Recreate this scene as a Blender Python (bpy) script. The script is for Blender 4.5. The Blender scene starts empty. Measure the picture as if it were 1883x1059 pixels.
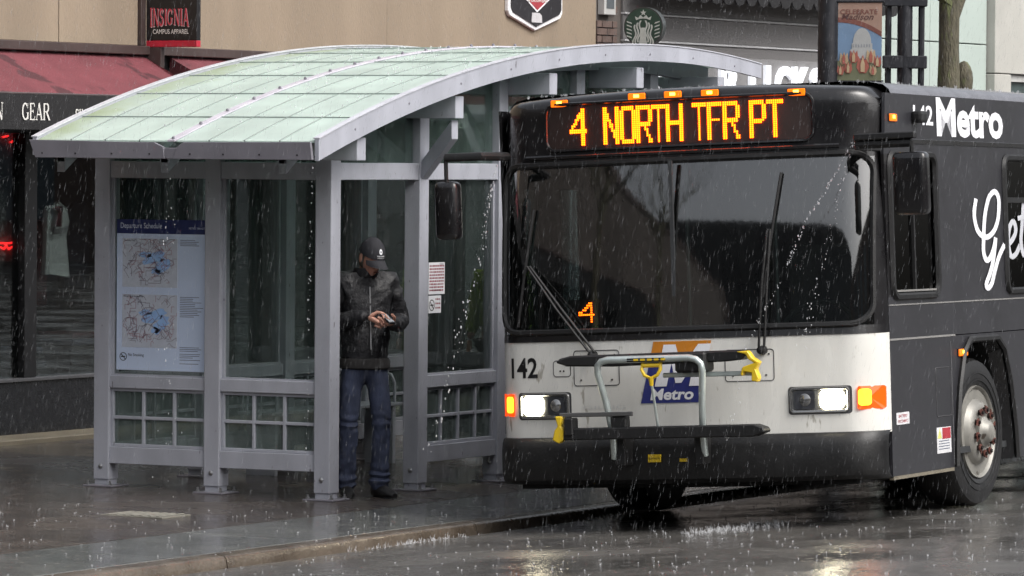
import bpy, bmesh, math, random
from mathutils import Vector, Matrix, noise
random.seed(7)
SC = bpy.context.scene
COL = SC.collection

# ------------------------------------------------------------------ camera
# world: x = along the street (away to the right), y = from street towards the shops, z up; origin = near corner post of the shelter
TH = math.radians(28.0)
def rf(r, f, z=0.0):
    return Vector((math.sin(TH)*r + math.cos(TH)*f, -math.cos(TH)*r + math.sin(TH)*f, z))
PITCH = math.atan(241.5/9007.0); ROLL = 0.008
fw = rf(0, math.cos(PITCH), -math.sin(PITCH)); up = rf(0, math.sin(PITCH), math.cos(PITCH)); rt = rf(1, 0)
rt2 = rt*math.cos(ROLL) + up*math.sin(ROLL); up2 = up*math.cos(ROLL) - rt*math.sin(ROLL)
cam_d = bpy.data.cameras.new("camera"); cam = bpy.data.objects.new("camera", cam_d); COL.objects.link(cam)
mw = Matrix.Identity(4)
for i, a in enumerate((rt2, up2, -fw)):
    for k in range(3): mw[k][i] = a[k]
mw.translation = Vector((-28.13, -16.321, 2.30))
cam.matrix_world = mw
cam_d.sensor_width = 36.0; cam_d.lens = 9007.0/1883.0*36.0
cam_d.clip_start = 0.5; cam_d.clip_end = 2000
SC.camera = cam

# ------------------------------------------------------------------ sky, sun, exposure (rainy overcast day)
W = bpy.data.worlds.new("World"); SC.world = W; W.use_nodes = True
nt = W.node_tree; nt.nodes.clear()
sky = nt.nodes.new("ShaderNodeTexSky"); sky.sky_type = 'NISHITA'; sky.sun_disc = False
sky.sun_elevation = math.radians(48); sky.sun_rotation = math.radians(250); sky.dust_density = 6.0; sky.air_density = 1.0
hs = nt.nodes.new("ShaderNodeHueSaturation"); hs.inputs['Saturation'].default_value = 0.28
bg = nt.nodes.new("ShaderNodeBackground"); bg.inputs['Strength'].default_value = 0.15
wo = nt.nodes.new("ShaderNodeOutputWorld")
nt.links.new(sky.outputs[0], hs.inputs['Color']); nt.links.new(hs.outputs[0], bg.inputs[0]); nt.links.new(bg.outputs[0], wo.inputs[0])
sd = bpy.data.lights.new("sun", 'SUN'); sd.energy = 0.6; sd.angle = math.radians(40); sd.color = (1.0, 0.97, 0.93)
sun = bpy.data.objects.new("sun", sd); COL.objects.link(sun)
# brightest sky on the road side: behind the camera, to its right, high up
sdir = -(rf(0.80, -0.55, 0) + Vector((0, 0, 1.05)))
sun.rotation_euler = sdir.to_track_quat('-Z', 'Y').to_euler()
sky.sun_rotation = math.atan2(-sdir.x, -sdir.y); sky.sun_elevation = math.radians(48)
SC.view_settings.view_transform = 'Standard'; SC.view_settings.look = 'None'
SC.view_settings.exposure = 0.74; SC.view_settings.gamma = 1.0; SC.view_settings.use_curve_mapping = False
cy = SC.cycles
cy.use_denoising = True; cy.max_bounces = 7; cy.diffuse_bounces = 3; cy.glossy_bounces = 3; cy.transmission_bounces = 4
cy.transparent_max_bounces = 16; cy.sample_clamp_indirect = 4.0; cy.caustics_reflective = False; cy.caustics_refractive = False

# ------------------------------------------------------------------ materials
def lin(r, g, b):
    f = lambda c: (c/255.0/12.92) if c/255.0 <= 0.04045 else ((c/255.0+0.055)/1.055)**2.4
    return (f(r), f(g), f(b))
MATS = {}
def M(name, col=None, rough=0.5, metal=0.0, var=0.10, scale=6.0, bump=0.0, bscale=60.0, rvar=0.0, emit=None, estr=0.0, spots=None, spot_scale=30.0, spot_lo=0.62, coat=0.0, spec=0.5, stretch=None):
    """Principled material with soft colour mottling, optional fine relief and worn spots."""
    if name in MATS: return MATS[name]
    m = bpy.data.materials.new(name); m.use_nodes = True; n = m.node_tree; L = n.links
    b = n.nodes['Principled BSDF']
    b.inputs['Roughness'].default_value = rough; b.inputs['Metallic'].default_value = metal
    b.inputs['Coat Weight'].default_value = coat; b.inputs['Specular IOR Level'].default_value = spec
    tc = n.nodes.new('ShaderNodeTexCoord'); vec = tc.outputs['Object']
    if stretch:
        mp = n.nodes.new('ShaderNodeMapping'); mp.inputs['Scale'].default_value = stretch
        L.new(vec, mp.inputs['Vector']); vec = mp.outputs[0]
    nz = n.nodes.new('ShaderNodeTexNoise'); nz.inputs['Scale'].default_value = scale; nz.inputs['Detail'].default_value = 5
    L.new(vec, nz.inputs['Vector'])
    mr = n.nodes.new('ShaderNodeMapRange'); mr.inputs[1].default_value = 0.3; mr.inputs[2].default_value = 0.7
    mr.inputs[3].default_value = 1-var; mr.inputs[4].default_value = 1+var
    L.new(nz.outputs[0], mr.inputs[0])
    mx = n.nodes.new('ShaderNodeMix'); mx.data_type = 'RGBA'; mx.blend_type = 'MULTIPLY'; mx.inputs[0].default_value = 1.0
    mx.inputs[6].default_value = (*col, 1); L.new(mr.outputs[0], mx.inputs[7])
    out = mx.outputs[2]
    if spots:
        n2 = n.nodes.new('ShaderNodeTexNoise'); n2.inputs['Scale'].default_value = spot_scale; n2.inputs['Detail'].default_value = 3
        L.new(vec, n2.inputs['Vector'])
        m2 = n.nodes.new('ShaderNodeMapRange'); m2.inputs[1].default_value = spot_lo; m2.inputs[2].default_value = spot_lo+0.05
        L.new(n2.outputs[0], m2.inputs[0])
        x2 = n.nodes.new('ShaderNodeMix'); x2.data_type = 'RGBA'; L.new(m2.outputs[0], x2.inputs[0])
        L.new(out, x2.inputs[6]); x2.inputs[7].default_value = (*spots, 1); out = x2.outputs[2]
    L.new(out, b.inputs['Base Color'])
    if rvar:
        r2 = n.nodes.new('ShaderNodeMapRange'); r2.inputs[1].default_value = 0.35; r2.inputs[2].default_value = 0.65
        r2.inputs[3].default_value = max(0.0, rough-rvar); r2.inputs[4].default_value = rough+rvar
        L.new(nz.outputs[0], r2.inputs[0]); L.new(r2.outputs[0], b.inputs['Roughness'])
    if bump:
        nb = n.nodes.new('ShaderNodeTexNoise'); nb.inputs['Scale'].default_value = bscale; nb.inputs['Detail'].default_value = 3
        L.new(vec, nb.inputs['Vector'])
        bp = n.nodes.new('ShaderNodeBump'); bp.inputs['Strength'].default_value = 1.0; bp.inputs['Distance'].default_value = bump
        L.new(nb.outputs[0], bp.inputs['Height']); L.new(bp.outputs[0], b.inputs['Normal'])
    if emit:
        b.inputs['Emission Color'].default_value = (*emit, 1); b.inputs['Emission Strength'].default_value = estr
    MATS[name] = m; return m

def glass(name, tint=(0.75, 0.85, 0.82), refl=1.0, base=0.03, wet=0.0, dirt=0.0, dirtcol=(0.4, 0.45, 0.42), rough=0.01):
    """Thin pane: tinted see-through plus fresnel mirror, optional film of water and dirt."""
    if name in MATS: return MATS[name]
    m = bpy.data.materials.new(name); m.use_nodes = True; n = m.node_tree; n.nodes.clear(); L = n.links
    o = n.nodes.new('ShaderNodeOutputMaterial')
    t = n.nodes.new('ShaderNodeBsdfTransparent'); t.inputs[0].default_value = (*tint, 1)
    g = n.nodes.new('ShaderNodeBsdfGlossy'); g.inputs['Roughness'].default_value = rough
    fr = n.nodes.new('ShaderNodeFresnel'); fr.inputs[0].default_value = 1.5
    ma = n.nodes.new('ShaderNodeMath'); ma.operation = 'MULTIPLY_ADD'; ma.inputs[1].default_value = refl; ma.inputs[2].default_value = base
    ma.use_clamp = True
    L.new(fr.outputs[0], ma.inputs[0])
    mix = n.nodes.new('ShaderNodeMixShader'); L.new(ma.outputs[0], mix.inputs[0])
    thru = t.outputs[0]
    tc = n.nodes.new('ShaderNodeTexCoord')
    if dirt:
        d = n.nodes.new('ShaderNodeBsdfDiffuse'); d.inputs[0].default_value = (*dirtcol, 1)
        nz = n.nodes.new('ShaderNodeTexNoise'); nz.inputs['Scale'].default_value = 5; nz.inputs['Detail'].default_value = 6
        mp = n.nodes.new('ShaderNodeMapping'); mp.inputs['Scale'].default_value = (3, 3, 0.7)
        L.new(tc.outputs['Object'], mp.inputs[0]); L.new(mp.outputs[0], nz.inputs['Vector'])
        mr = n.nodes.new('ShaderNodeMapRange'); mr.inputs[1].default_value = 0.25; mr.inputs[2].default_value = 0.75
        mr.inputs[3].default_value = dirt*0.5; mr.inputs[4].default_value = dirt*1.5
        L.new(nz.outputs[0], mr.inputs[0])
        m0 = n.nodes.new('ShaderNodeMixShader'); L.new(mr.outputs[0], m0.inputs[0]); L.new(t.outputs[0], m0.inputs[1]); L.new(d.outputs[0], m0.inputs[2])
        thru = m0.outputs[0]
    if wet:
        nz = n.nodes.new('ShaderNodeTexNoise'); nz.inputs['Scale'].default_value = 40; nz.inputs['Detail'].default_value = 2
        mp = n.nodes.new('ShaderNodeMapping'); mp.inputs['Scale'].default_value = (1, 1, 0.25)
        L.new(tc.outputs['Object'], mp.inputs[0]); L.new(mp.outputs[0], nz.inputs['Vector'])
        bp = n.nodes.new('ShaderNodeBump'); bp.inputs['Distance'].default_value = wet; L.new(nz.outputs[0], bp.inputs['Height'])
        L.new(bp.outputs[0], g.inputs['Normal'])
    L.new(thru, mix.inputs[1]); L.new(g.outputs[0], mix.inputs[2]); L.new(mix.outputs[0], o.inputs[0])
    MATS[name] = m; return m

def wet_ground(name, c1, c2, rlo, rhi, scale, bump=0.004, bscale=25.0, speck=None, rip=0.0):
    """Rain-soaked ground: two tones, glossy where water stands, rough where the grain shows."""
    m = bpy.data.materials.new(name); m.use_nodes = True; n = m.node_tree; L = n.links; b = n.nodes['Principled BSDF']
    tc = n.nodes.new('ShaderNodeTexCoord'); v = tc.outputs['Object']
    a = n.nodes.new('ShaderNodeTexNoise'); a.inputs['Scale'].default_value = scale; a.inputs['Detail'].default_value = 8; a.inputs['Roughness'].default_value = 0.65
    L.new(v, a.inputs['Vector'])
    cr = n.nodes.new('ShaderNodeMix'); cr.data_type = 'RGBA'; cr.inputs[6].default_value = (*c1, 1); cr.inputs[7].default_value = (*c2, 1)
    m1 = n.nodes.new('ShaderNodeMapRange'); m1.inputs[1].default_value = 0.35; m1.inputs[2].default_value = 0.65; L.new(a.outputs[0], m1.inputs[0]); L.new(m1.outputs[0], cr.inputs[0])
    out = cr.outputs[2]
    if speck:
        s = n.nodes.new('ShaderNodeTexNoise'); s.inputs['Scale'].default_value = 140; s.inputs['Detail'].default_value = 2; L.new(v, s.inputs['Vector'])
        m2 = n.nodes.new('ShaderNodeMapRange'); m2.inputs[1].default_value = 0.55; m2.inputs[2].default_value = 0.75; m2.inputs[4].default_value = 0.7; L.new(s.outputs[0], m2.inputs[0])
        x = n.nodes.new('ShaderNodeMix'); x.data_type = 'RGBA'; L.new(m2.outputs[0], x.inputs[0]); L.new(out, x.inputs[6]); x.inputs[7].default_value = (*speck, 1); out = x.outputs[2]
    L.new(out, b.inputs['Base Color'])
    p = n.nodes.new('ShaderNodeTexNoise'); p.inputs['Scale'].default_value = 0.9; p.inputs['Detail'].default_value = 6; p.inputs['Roughness'].default_value = 0.6; L.new(v, p.inputs['Vector'])
    m3 = n.nodes.new('ShaderNodeMapRange'); m3.inputs[1].default_value = 0.4; m3.inputs[2].default_value = 0.62; m3.inputs[3].default_value = rlo; m3.inputs[4].default_value = rhi
    L.new(p.outputs[0], m3.inputs[0]); L.new(m3.outputs[0], b.inputs['Roughness'])
    h = n.nodes.new('ShaderNodeTexNoise'); h.inputs['Scale'].default_value = bscale; h.inputs['Detail'].default_value = 5; L.new(v, h.inputs['Vector'])
    bp = n.nodes.new('ShaderNodeBump'); bp.inputs['Distance'].default_value = bump; L.new(h.outputs[0], bp.inputs['Height'])
    # rings spreading from drop impacts
    vo = n.nodes.new('ShaderNodeTexVoronoi'); vo.inputs['Scale'].default_value = 9.0; L.new(v, vo.inputs['Vector'])
    sn = n.nodes.new('ShaderNodeMath'); sn.operation = 'MULTIPLY'; sn.inputs[1].default_value = 42.0; L.new(vo.outputs['Distance'], sn.inputs[0])
    si = n.nodes.new('ShaderNodeMath'); si.operation = 'SINE'; L.new(sn.outputs[0], si.inputs[0])
    fo = n.nodes.new('ShaderNodeMapRange'); fo.inputs[1].default_value = 0.05; fo.inputs[2].default_value = 0.42; fo.inputs[3].default_value = 1.0; fo.inputs[4].default_value = 0.0; L.new(vo.outputs['Distance'], fo.inputs[0])
    rg = n.nodes.new('ShaderNodeMath'); rg.operation = 'MULTIPLY'; L.new(si.outputs[0], rg.inputs[0]); L.new(fo.outputs[0], rg.inputs[1])
    b2 = n.nodes.new('ShaderNodeBump'); b2.inputs['Distance'].default_value = 0.0011; L.new(rg.outputs[0], b2.inputs['Height']); L.new(bp.outputs[0], b2.inputs['Normal'])
    b.inputs['Specular IOR Level'].default_value = 0.6
    L.new(b2.outputs[0], b.inputs['Normal'])
    MATS[name] = m; return m

def panel_mat(name, col, trans, rough=0.35):
    """Frosted polycarbonate: part reflective skin, part light shining through, with algae along the back edge."""
    m = bpy.data.materials.new(name); m.use_nodes = True; n = m.node_tree; n.nodes.clear(); L = n.links
    o = n.nodes.new('ShaderNodeOutputMaterial')
    tc = n.nodes.new('ShaderNodeTexCoord'); sp = n.nodes.new('ShaderNodeSeparateXYZ'); L.new(tc.outputs['Object'], sp.inputs[0])
    nz = n.nodes.new('ShaderNodeTexNoise'); nz.inputs['Scale'].default_value = 3.0; nz.inputs['Detail'].default_value = 6; L.new(tc.outputs['Object'], nz.inputs['Vector'])
    ad = n.nodes.new('ShaderNodeMath'); ad.operation = 'MULTIPLY_ADD'; ad.inputs[1].default_value = 0.75; L.new(nz.outputs[0], ad.inputs[0]); L.new(sp.outputs['Y'], ad.inputs[2])
    mr = n.nodes.new('ShaderNodeMapRange'); mr.inputs[1].default_value = 1.92; mr.inputs[2].default_value = 2.3; mr.inputs[4].default_value = 0.75; L.new(ad.outputs[0], mr.inputs[0])
    mo = n.nodes.new('ShaderNodeMapRange'); mo.inputs[1].default_value = 0.3; mo.inputs[2].default_value = 0.7; mo.inputs[3].default_value = 0.9; mo.inputs[4].default_value = 1.08; L.new(nz.outputs[0], mo.inputs[0])
    mu = n.nodes.new('ShaderNodeMix'); mu.data_type = 'RGBA'; mu.blend_type = 'MULTIPLY'; mu.inputs[0].default_value = 1; mu.inputs[6].default_value = (*col, 1); L.new(mo.outputs[0], mu.inputs[7])
    cx = n.nodes.new('ShaderNodeMix'); cx.data_type = 'RGBA'; L.new(mr.outputs[0], cx.inputs[0]); L.new(mu.outputs[2], cx.inputs[6]); cx.inputs[7].default_value = (*lin(150, 165, 90), 1)
    pb = n.nodes.new('ShaderNodeBsdfPrincipled'); pb.inputs['Roughness'].default_value = rough; L.new(cx.outputs[2], pb.inputs['Base Color'])
    h = n.nodes.new('ShaderNodeTexNoise'); h.inputs['Scale'].default_value = 55; L.new(tc.outputs['Object'], h.inputs['Vector'])
    bp = n.nodes.new('ShaderNodeBump'); bp.inputs['Distance'].default_value = 0.002; L.new(h.outputs[0], bp.inputs['Height']); L.new(bp.outputs[0], pb.inputs['Normal'])
    tr = n.nodes.new('ShaderNodeBsdfTranslucent'); L.new(cx.outputs[2], tr.inputs[0])
    mx = n.nodes.new('ShaderNodeMixShader'); mx.inputs[0].default_value = trans; L.new(pb.outputs[0], mx.inputs[1]); L.new(tr.outputs[0], mx.inputs[2])
    L.new(mx.outputs[0], o.inputs[0])
    MATS[name] = m; return m

def veil(name, col, a, rough=0.2):
    m = bpy.data.materials.new(name); m.use_nodes = True; n = m.node_tree; n.nodes.clear(); L = n.links
    o = n.nodes.new('ShaderNodeOutputMaterial'); t = n.nodes.new('ShaderNodeBsdfTransparent')
    d = n.nodes.new('ShaderNodeBsdfDiffuse'); d.inputs[0].default_value = (*col, 1)
    g = n.nodes.new('ShaderNodeBsdfTranslucent'); g.inputs[0].default_value = (*col, 1)
    ad = n.nodes.new('ShaderNodeMixShader'); ad.inputs[0].default_value = 0.5; L.new(d.outputs[0], ad.inputs[1]); L.new(g.outputs[0], ad.inputs[2])
    mx = n.nodes.new('ShaderNodeMixShader'); mx.inputs[0].default_value = a; L.new(t.outputs[0], mx.inputs[1]); L.new(ad.outputs[0], mx.inputs[2]); L.new(mx.outputs[0], o.inputs[0])
    MATS[name] = m; return m

def glow(name, col, s):
    return M(name, col, rough=0.4, var=0.02, emit=col, estr=s)

frame_m = M('painted_metal', lin(166, 168, 177), 0.38, 0.0, 0.10, 4, 0.0006, 120, 0.08, spots=lin(92, 88, 92), spot_scale=18, spot_lo=0.70, stretch=(1.6, 1.6, 0.6))
gutter_m = M('gutter_metal', lin(128, 126, 134), 0.45, 0.2, 0.12, 4, spots=lin(80, 78, 80), spot_scale=14, spot_lo=0.7)
steel_m = M('galvanised_bolt', lin(170, 170, 172), 0.35, 0.9, 0.1)
seam_m = M('seam_rubber', lin(138, 150, 145), 0.5)
roof_m = panel_mat('frosted_roof_panel', lin(218, 232, 225), 0.40)
sglass = glass('shelter_glass', (0.90, 0.935, 0.92), 0.7, 0.0, dirt=0.055, dirtcol=lin(116, 130, 127))
lglass = glass('shelter_lower_glass', (0.80, 0.86, 0.84), 0.7, 0.01, dirt=0.34, dirtcol=lin(120, 133, 130))
tglass = glass('shelter_transom_glass', (0.82, 0.90, 0.86), 0.7, 0.01, dirt=0.17, dirtcol=lin(122, 142, 136))
shopglass = glass('shop_glass', (0.80, 0.84, 0.84), 0.7, 0.0)
wsglass = glass('windscreen_glass', (0.52, 0.63, 0.60), 3.4, 0.05, wet=0.00015, dirt=0.02, dirtcol=(0.2, 0.22, 0.22), rough=0.045)
sideglass = glass('tinted_bus_glass', (0.16, 0.18, 0.18), 0.8, 0.03)
black_m = M('black_gloss_paint', lin(19, 18, 20), 0.30, 0, 0.15, 3, 0.0004, 90, 0.08, coat=0.3)
wrap_m = M('charcoal_vinyl_wrap', lin(42, 42, 46), 0.36, 0, 0.10, 3, 0.0004, 90, 0.06)
rubber_m = M('black_rubber', lin(19, 19, 20), 0.55, 0, 0.2, 8, 0.001, 60)
bumper_m = M('bumper_plastic', lin(19, 19, 20), 0.5, 0, 0.2, 6, 0.001, 50, 0.1)
white_m = M('white_bus_paint', lin(226, 225, 219), 0.25, 0, 0.07, 3.0, 0.0002, 70, 0.06, coat=0.4, spots=lin(176, 172, 162), spot_scale=8, spot_lo=0.66, stretch=(2.5, 1, 0.7))
inside_m = M('bus_interior_plastic', lin(50, 52, 54), 0.6)
pale_m = M('pale_plastic', lin(150, 158, 155), 0.5)
amber_m = M('amber_lens', lin(235, 120, 20), 0.2, emit=lin(255, 110, 10), estr=0.7)
ambhot_m = glow('amber_bulb', lin(255, 190, 60), 6.0)
ambturn_m = glow('amber_turn_glow', lin(255, 150, 30), 3.0)
lamp_m = glow('headlamp_bulb', lin(255, 243, 208), 16.0)
lens_m = M('lamp_lens_grey', lin(120, 122, 124), 0.15, 0.5, 0.25, 20)
chrome_m = M('chrome_bezel', lin(150, 150, 150), 0.2, 0.8)
yellow_m = M('yellow_plastic', lin(225, 190, 40), 0.4, 0, 0.1)
rackst_m = M('stainless_tube', lin(195, 205, 203), 0.36, 0.6, 0.12, 12)
decalw_m = M('white_decal', lin(236, 237, 242), 0.4, var=0.04)
decalk_m = M('black_decal', lin(22, 22, 24), 0.4)
decalb_m = M('blue_decal', lin(45, 52, 120), 0.4, var=0.08)
decalo_m = M('orange_decal', lin(205, 130, 40), 0.4, var=0.08)
decalr_m = M('red_decal', lin(165, 50, 60), 0.45)
decalg_m = M('grey_decal', lin(190, 192, 198), 0.45, var=0.08)

# ------------------------------------------------------------------ mesh helpers
class MB:
    def __init__(s): s.v = []; s.f = []; s.mi = []; s.m = 0
    def add(s, vs, fs):
        o = len(s.v); s.v += [tuple(p) for p in vs]; s.f += [tuple(i+o for i in f) for f in fs]; s.mi += [s.m]*len(fs); return s
    def box(s, x0, x1, y0, y1, z0, z1):
        return s.add([(x0,y0,z0),(x1,y0,z0),(x1,y1,z0),(x0,y1,z0),(x0,y0,z1),(x1,y0,z1),(x1,y1,z1),(x0,y1,z1)],
                     [(0,3,2,1),(4,5,6,7),(0,1,5,4),(1,2,6,5),(2,3,7,6),(3,0,4,7)])
    def cbox(s, c, d): return s.box(c[0]-d[0]/2, c[0]+d[0]/2, c[1]-d[1]/2, c[1]+d[1]/2, c[2]-d[2]/2, c[2]+d[2]/2)
    def prism(s, pts, a, b):
        """closed outline of 3D points, swept by vectors a..b"""
        n = len(pts); A = [Vector(p)+Vector(a) for p in pts]; B = [Vector(p)+Vector(b) for p in pts]
        return s.add(A+B, [tuple(range(n))[::-1], tuple(range(n, 2*n))] + [(i, (i+1) % n, n+(i+1) % n, n+i) for i in range(n)])
    def tube(s, path, r, n=8, cap=True):
        path = [Vector(p) for p in path]; k = len(path); rs = r if isinstance(r, (list, tuple)) else [r]*k
        vs = []; prev = None
        for i, p in enumerate(path):
            t = (path[min(i+1, k-1)]-path[max(i-1, 0)]).normalized()
            if prev is None:
                x = t.orthogonal().normalized()
            else:
                x = (prev - t*prev.dot(t)).normalized()
            prev = x; y = t.cross(x)
            for j in range(n):
                a = 2*math.pi*j/n; vs.append(p + (x*math.cos(a)+y*math.sin(a))*rs[i])
        fs = [(i*n+j, i*n+(j+1) % n, (i+1)*n+(j+1) % n, (i+1)*n+j) for i in range(k-1) for j in range(n)]
        if cap: fs += [tuple(range(n))[::-1], tuple(range((k-1)*n, k*n))]
        return s.add(vs, fs)
    def lathe(s, prof, c, ax, n=24, cap=True):
        """prof = [(distance along ax, radius)]"""
        c = Vector(c); ax = Vector(ax).normalized(); x = ax.orthogonal().normalized(); y = ax.cross(x)
        vs = [c + ax*t + (x*math.cos(2*math.pi*j/n)+y*math.sin(2*math.pi*j/n))*max(r, 1e-5) for t, r in prof for j in range(n)]
        k = len(prof)
        fs = [(i*n+j, i*n+(j+1) % n, (i+1)*n+(j+1) % n, (i+1)*n+j) for i in range(k-1) for j in range(n)]
        if cap: fs += [tuple(range(n))[::-1], tuple(range((k-1)*n, k*n))]
        return s.add(vs, fs)
    def ball(s, c, r, n=10, m=6):
        rx, ry, rz = (r, r, r) if not isinstance(r, (tuple, list)) else r
        vs = [(c[0], c[1], c[2]-rz)]
        for i in range(1, m):
            a = -math.pi/2 + math.pi*i/m
            vs += [(c[0]+rx*math.cos(a)*math.cos(2*math.pi*j/n), c[1]+ry*math.cos(a)*math.sin(2*math.pi*j/n), c[2]+rz*math.sin(a)) for j in range(n)]
        vs.append((c[0], c[1], c[2]+rz)); e = len(vs)-1
        fs = [(0, 1+(j+1) % n, 1+j) for j in range(n)]
        for i in range(m-2):
            b = 1+i*n
            fs += [(b+j, b+(j+1) % n, b+n+(j+1) % n, b+n+j) for j in range(n)]
        fs += [(1+(m-2)*n+j, 1+(m-2)*n+(j+1) % n, e) for j in range(n)]
        return s.add(vs, fs)
    def flat(s, pts): return s.add(pts, [tuple(range(len(pts)))])
    def build(s, name, mat, parent=None, bevel=0.0, smooth=False, seg=1, loc=None):
        me = bpy.data.meshes.new(name); me.from_pydata([tuple(p) for p in s.v], [], s.f)
        ms = mat if isinstance(mat, (list, tuple)) else [mat]
        for q in ms: me.materials.append(q)
        for p, i in zip(me.polygons, s.mi): p.material_index = i
        bm = bmesh.new(); bm.from_mesh(me)
        bmesh.ops.recalc_face_normals(bm, faces=bm.faces)
        if bevel:
            bmesh.ops.bevel(bm, geom=[e for e in bm.edges if len(e.link_faces) == 2 and e.calc_face_angle(0) > 0.6], offset=bevel, segments=seg, profile=0.6, affect='EDGES')
        bm.to_mesh(me); bm.free()
        o = bpy.data.objects.new(name, me); COL.objects.link(o)
        if parent: o.parent = parent
        if loc: o.location = loc
        if smooth:
            me.polygons.foreach_set('use_smooth', [True]*len(me.polygons))
            try: me.set_sharp_from_angle(angle=0.7)
            except Exception: pass
        return o
def empty(name, loc=(0, 0, 0)):
    o = bpy.data.objects.new(name, None); COL.objects.link(o); o.location = loc; o.empty_display_size = 0.2; return o
def tag(o, label=None, cat=None, group=None, kind=None):
    if label: o['label'] = label
    if cat: o['category'] = cat
    if group: o['group'] = group
    if kind: o['kind'] = kind
    return o
def inst(o, parent, loc=None, name=None):
    c = o.copy(); COL.objects.link(c); c.parent = parent
    if loc is not None: c.location = loc
    return c

# lettering -------------------------------------------------------------------
def text_geo(s, w=None, h=None, bold=0.0, shear=0.0, sx=1.0):
    """outline of a word as flat polygons scaled into w x h, origin lower left"""
    cu = bpy.data.curves.new('t', 'FONT'); cu.body = s; cu.offset = bold; cu.shear = shear; cu.resolution_u = 3; cu.fill_mode = 'BOTH' if hasattr(cu, 'fill_mode') else 'FRONT'
    o = bpy.data.objects.new('t', cu); COL.objects.link(o)
    bpy.context.view_layer.update()
    me = bpy.data.meshes.new_from_object(o.evaluated_get(bpy.context.evaluated_depsgraph_get()))
    vs = [v.co.copy() for v in me.vertices]; fs = [tuple(p.vertices) for p in me.polygons]
    bpy.data.objects.remove(o); bpy.data.curves.remove(cu); bpy.data.meshes.remove(me)
    x0 = min(v.x for v in vs); x1 = max(v.x for v in vs); y0 = min(v.y for v in vs); y1 = max(v.y for v in vs)
    kx = (w/(x1-x0)) if w else None; ky = (h/(y1-y0)) if h else None
    kx = kx or ky*sx; ky = ky or kx
    return [((v.x-x0)*kx, (v.y-y0)*ky) for v in vs], fs
def put_text(mb, s, fn, w=None, h=None, bold=0.0, shear=0.0, sx=1.0):
    vs, fs = text_geo(s, w, h, bold, shear, sx)
    mb.add([fn(a, b) for a, b in vs], fs); return mb

# serif capitals made of strokes: each glyph = list of (x0,y0,x1,y1,half width) in a unit box, plus serif feet
def serif_glyphs():
    T, t, S = 0.085, 0.035, 0.02
    bar = lambda x0, y0, x1, y1, h: (x0, y0, x1, y1, h)
    def arc(cx, cy, rx, ry, a0, a1, n=12):
        o = []
        for i in range(n):
            p = math.radians(a0+(a1-a0)*i/n); q = math.radians(a0+(a1-a0)*(i+1)/n)
            th = 0.045+0.04*abs(math.cos((p+q)/2))
            o.append((cx+rx*math.cos(p), cy+ry*math.sin(p), cx+rx*math.cos(q), cy+ry*math.sin(q), th))
        return o
    foot = lambda x, y: (x-0.14, y, x+0.14, y, S)
    G = {}
    G['I'] = (0.4, [bar(.2,0,.2,1,T), foot(.2,.02), foot(.2,.98)])
    G['A'] = (0.95, [bar(.12,0,.46,1,t), bar(.46,1,.82,0,T), bar(.25,.33,.68,.33,t), foot(.12,.02), foot(.82,.02)])
    G['N'] = (1.0, [bar(.16,0,.16,1,t), bar(.16,1,.8,0,T), bar(.82,0,.82,1,t), foot(.16,.02), foot(.16,.98), foot(.82,.98)])
    G['E'] = (0.8, [bar(.18,0,.18,1,T), bar(.08,.02,.7,.02,t), bar(.08,.98,.66,.98,t), bar(.2,.52,.5,.52,t), bar(.7,0,.72,.22,t), bar(.66,.98,.66,.8,t), bar(.5,.42,.5,.62,t)])
    G['L'] = (0.75, [bar(.18,0,.18,1,T), foot(.18,.98), bar(.08,.02,.66,.02,t), bar(.66,0,.68,.24,t)])
    G['F'] = (0.75, [bar(.18,0,.18,1,T), foot(.18,.02), bar(.08,.98,.66,.98,t), bar(.2,.52,.5,.52,t), bar(.66,.98,.66,.78,t)])
    G['R'] = (0.95, [bar(.18,0,.18,1,T), foot(.18,.02), bar(.08,.98,.45,.98,t), bar(.2,.5,.45,.5,t)] + arc(.45,.74,.25,.24,-90,90) + [bar(.42,.5,.8,.02,T), bar(.74,.02,.92,.02,S)])
    G['C'] = (0.9, arc(.46,.5,.36,.48,45,315,18) + [bar(.74,.98,.74,.7,t), bar(.74,.02,.74,.2,t)])
    G['G'] = (0.98, arc(.46,.5,.36,.48,45,315,18) + [bar(.74,.98,.74,.7,t), bar(.74,.08,.74,.42,T), foot(.74,.42)])
    G['S'] = (0.75, arc(.36,.74,.22,.23,30,270,12) + arc(.36,.26,.24,.25,90,-150,12) + [bar(.56,.98,.56,.74,t), bar(.12,.02,.12,.26,t)])
    G['O'] = (0.95, arc(.46,.5,.36,.48,0,360,24))
    G['D'] = (0.95, [bar(.18,0,.18,1,T), bar(.08,.02,.4,.02,t), bar(.08,.98,.4,.98,t)] + arc(.4,.5,.38,.48,-90,90,14))
    G['T'] = (0.8, [bar(.4,0,.4,1,T), foot(.4,.02), bar(.06,.98,.74,.98,t), bar(.06,.98,.05,.76,t), bar(.74,.98,.75,.76,t)])
    G['V'] = (0.9, [bar(.1,1,.45,0,T), bar(.45,0,.8,1,t), foot(.1,.98), foot(.8,.98)])
    return G
GL = serif_glyphs()
def put_serif(mb, s, fn, h, sx=0.85, gap=0.06):
    x = 0.0
    for ch in s:
        if ch == ' ': x += 0.5*h*sx; continue
        w, st = GL[ch]
        for k, (a, b, c, d, hw) in enumerate(st):
            p = Vector((a, b)); q = Vector((c, d)); t = (q-p)
            if t.length < 1e-6: continue
            t.normalize(); nn = Vector((-t.y, t.x))*hw; e = t*0.012
            pts = [p-e-nn, q+e-nn, q+e+nn, p-e+nn]
            mb.flat([fn(x+r.x*h*sx, r.y*h, 0.0003*k) for r in pts])
        x += (w+gap)*h*sx
    return x
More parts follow.
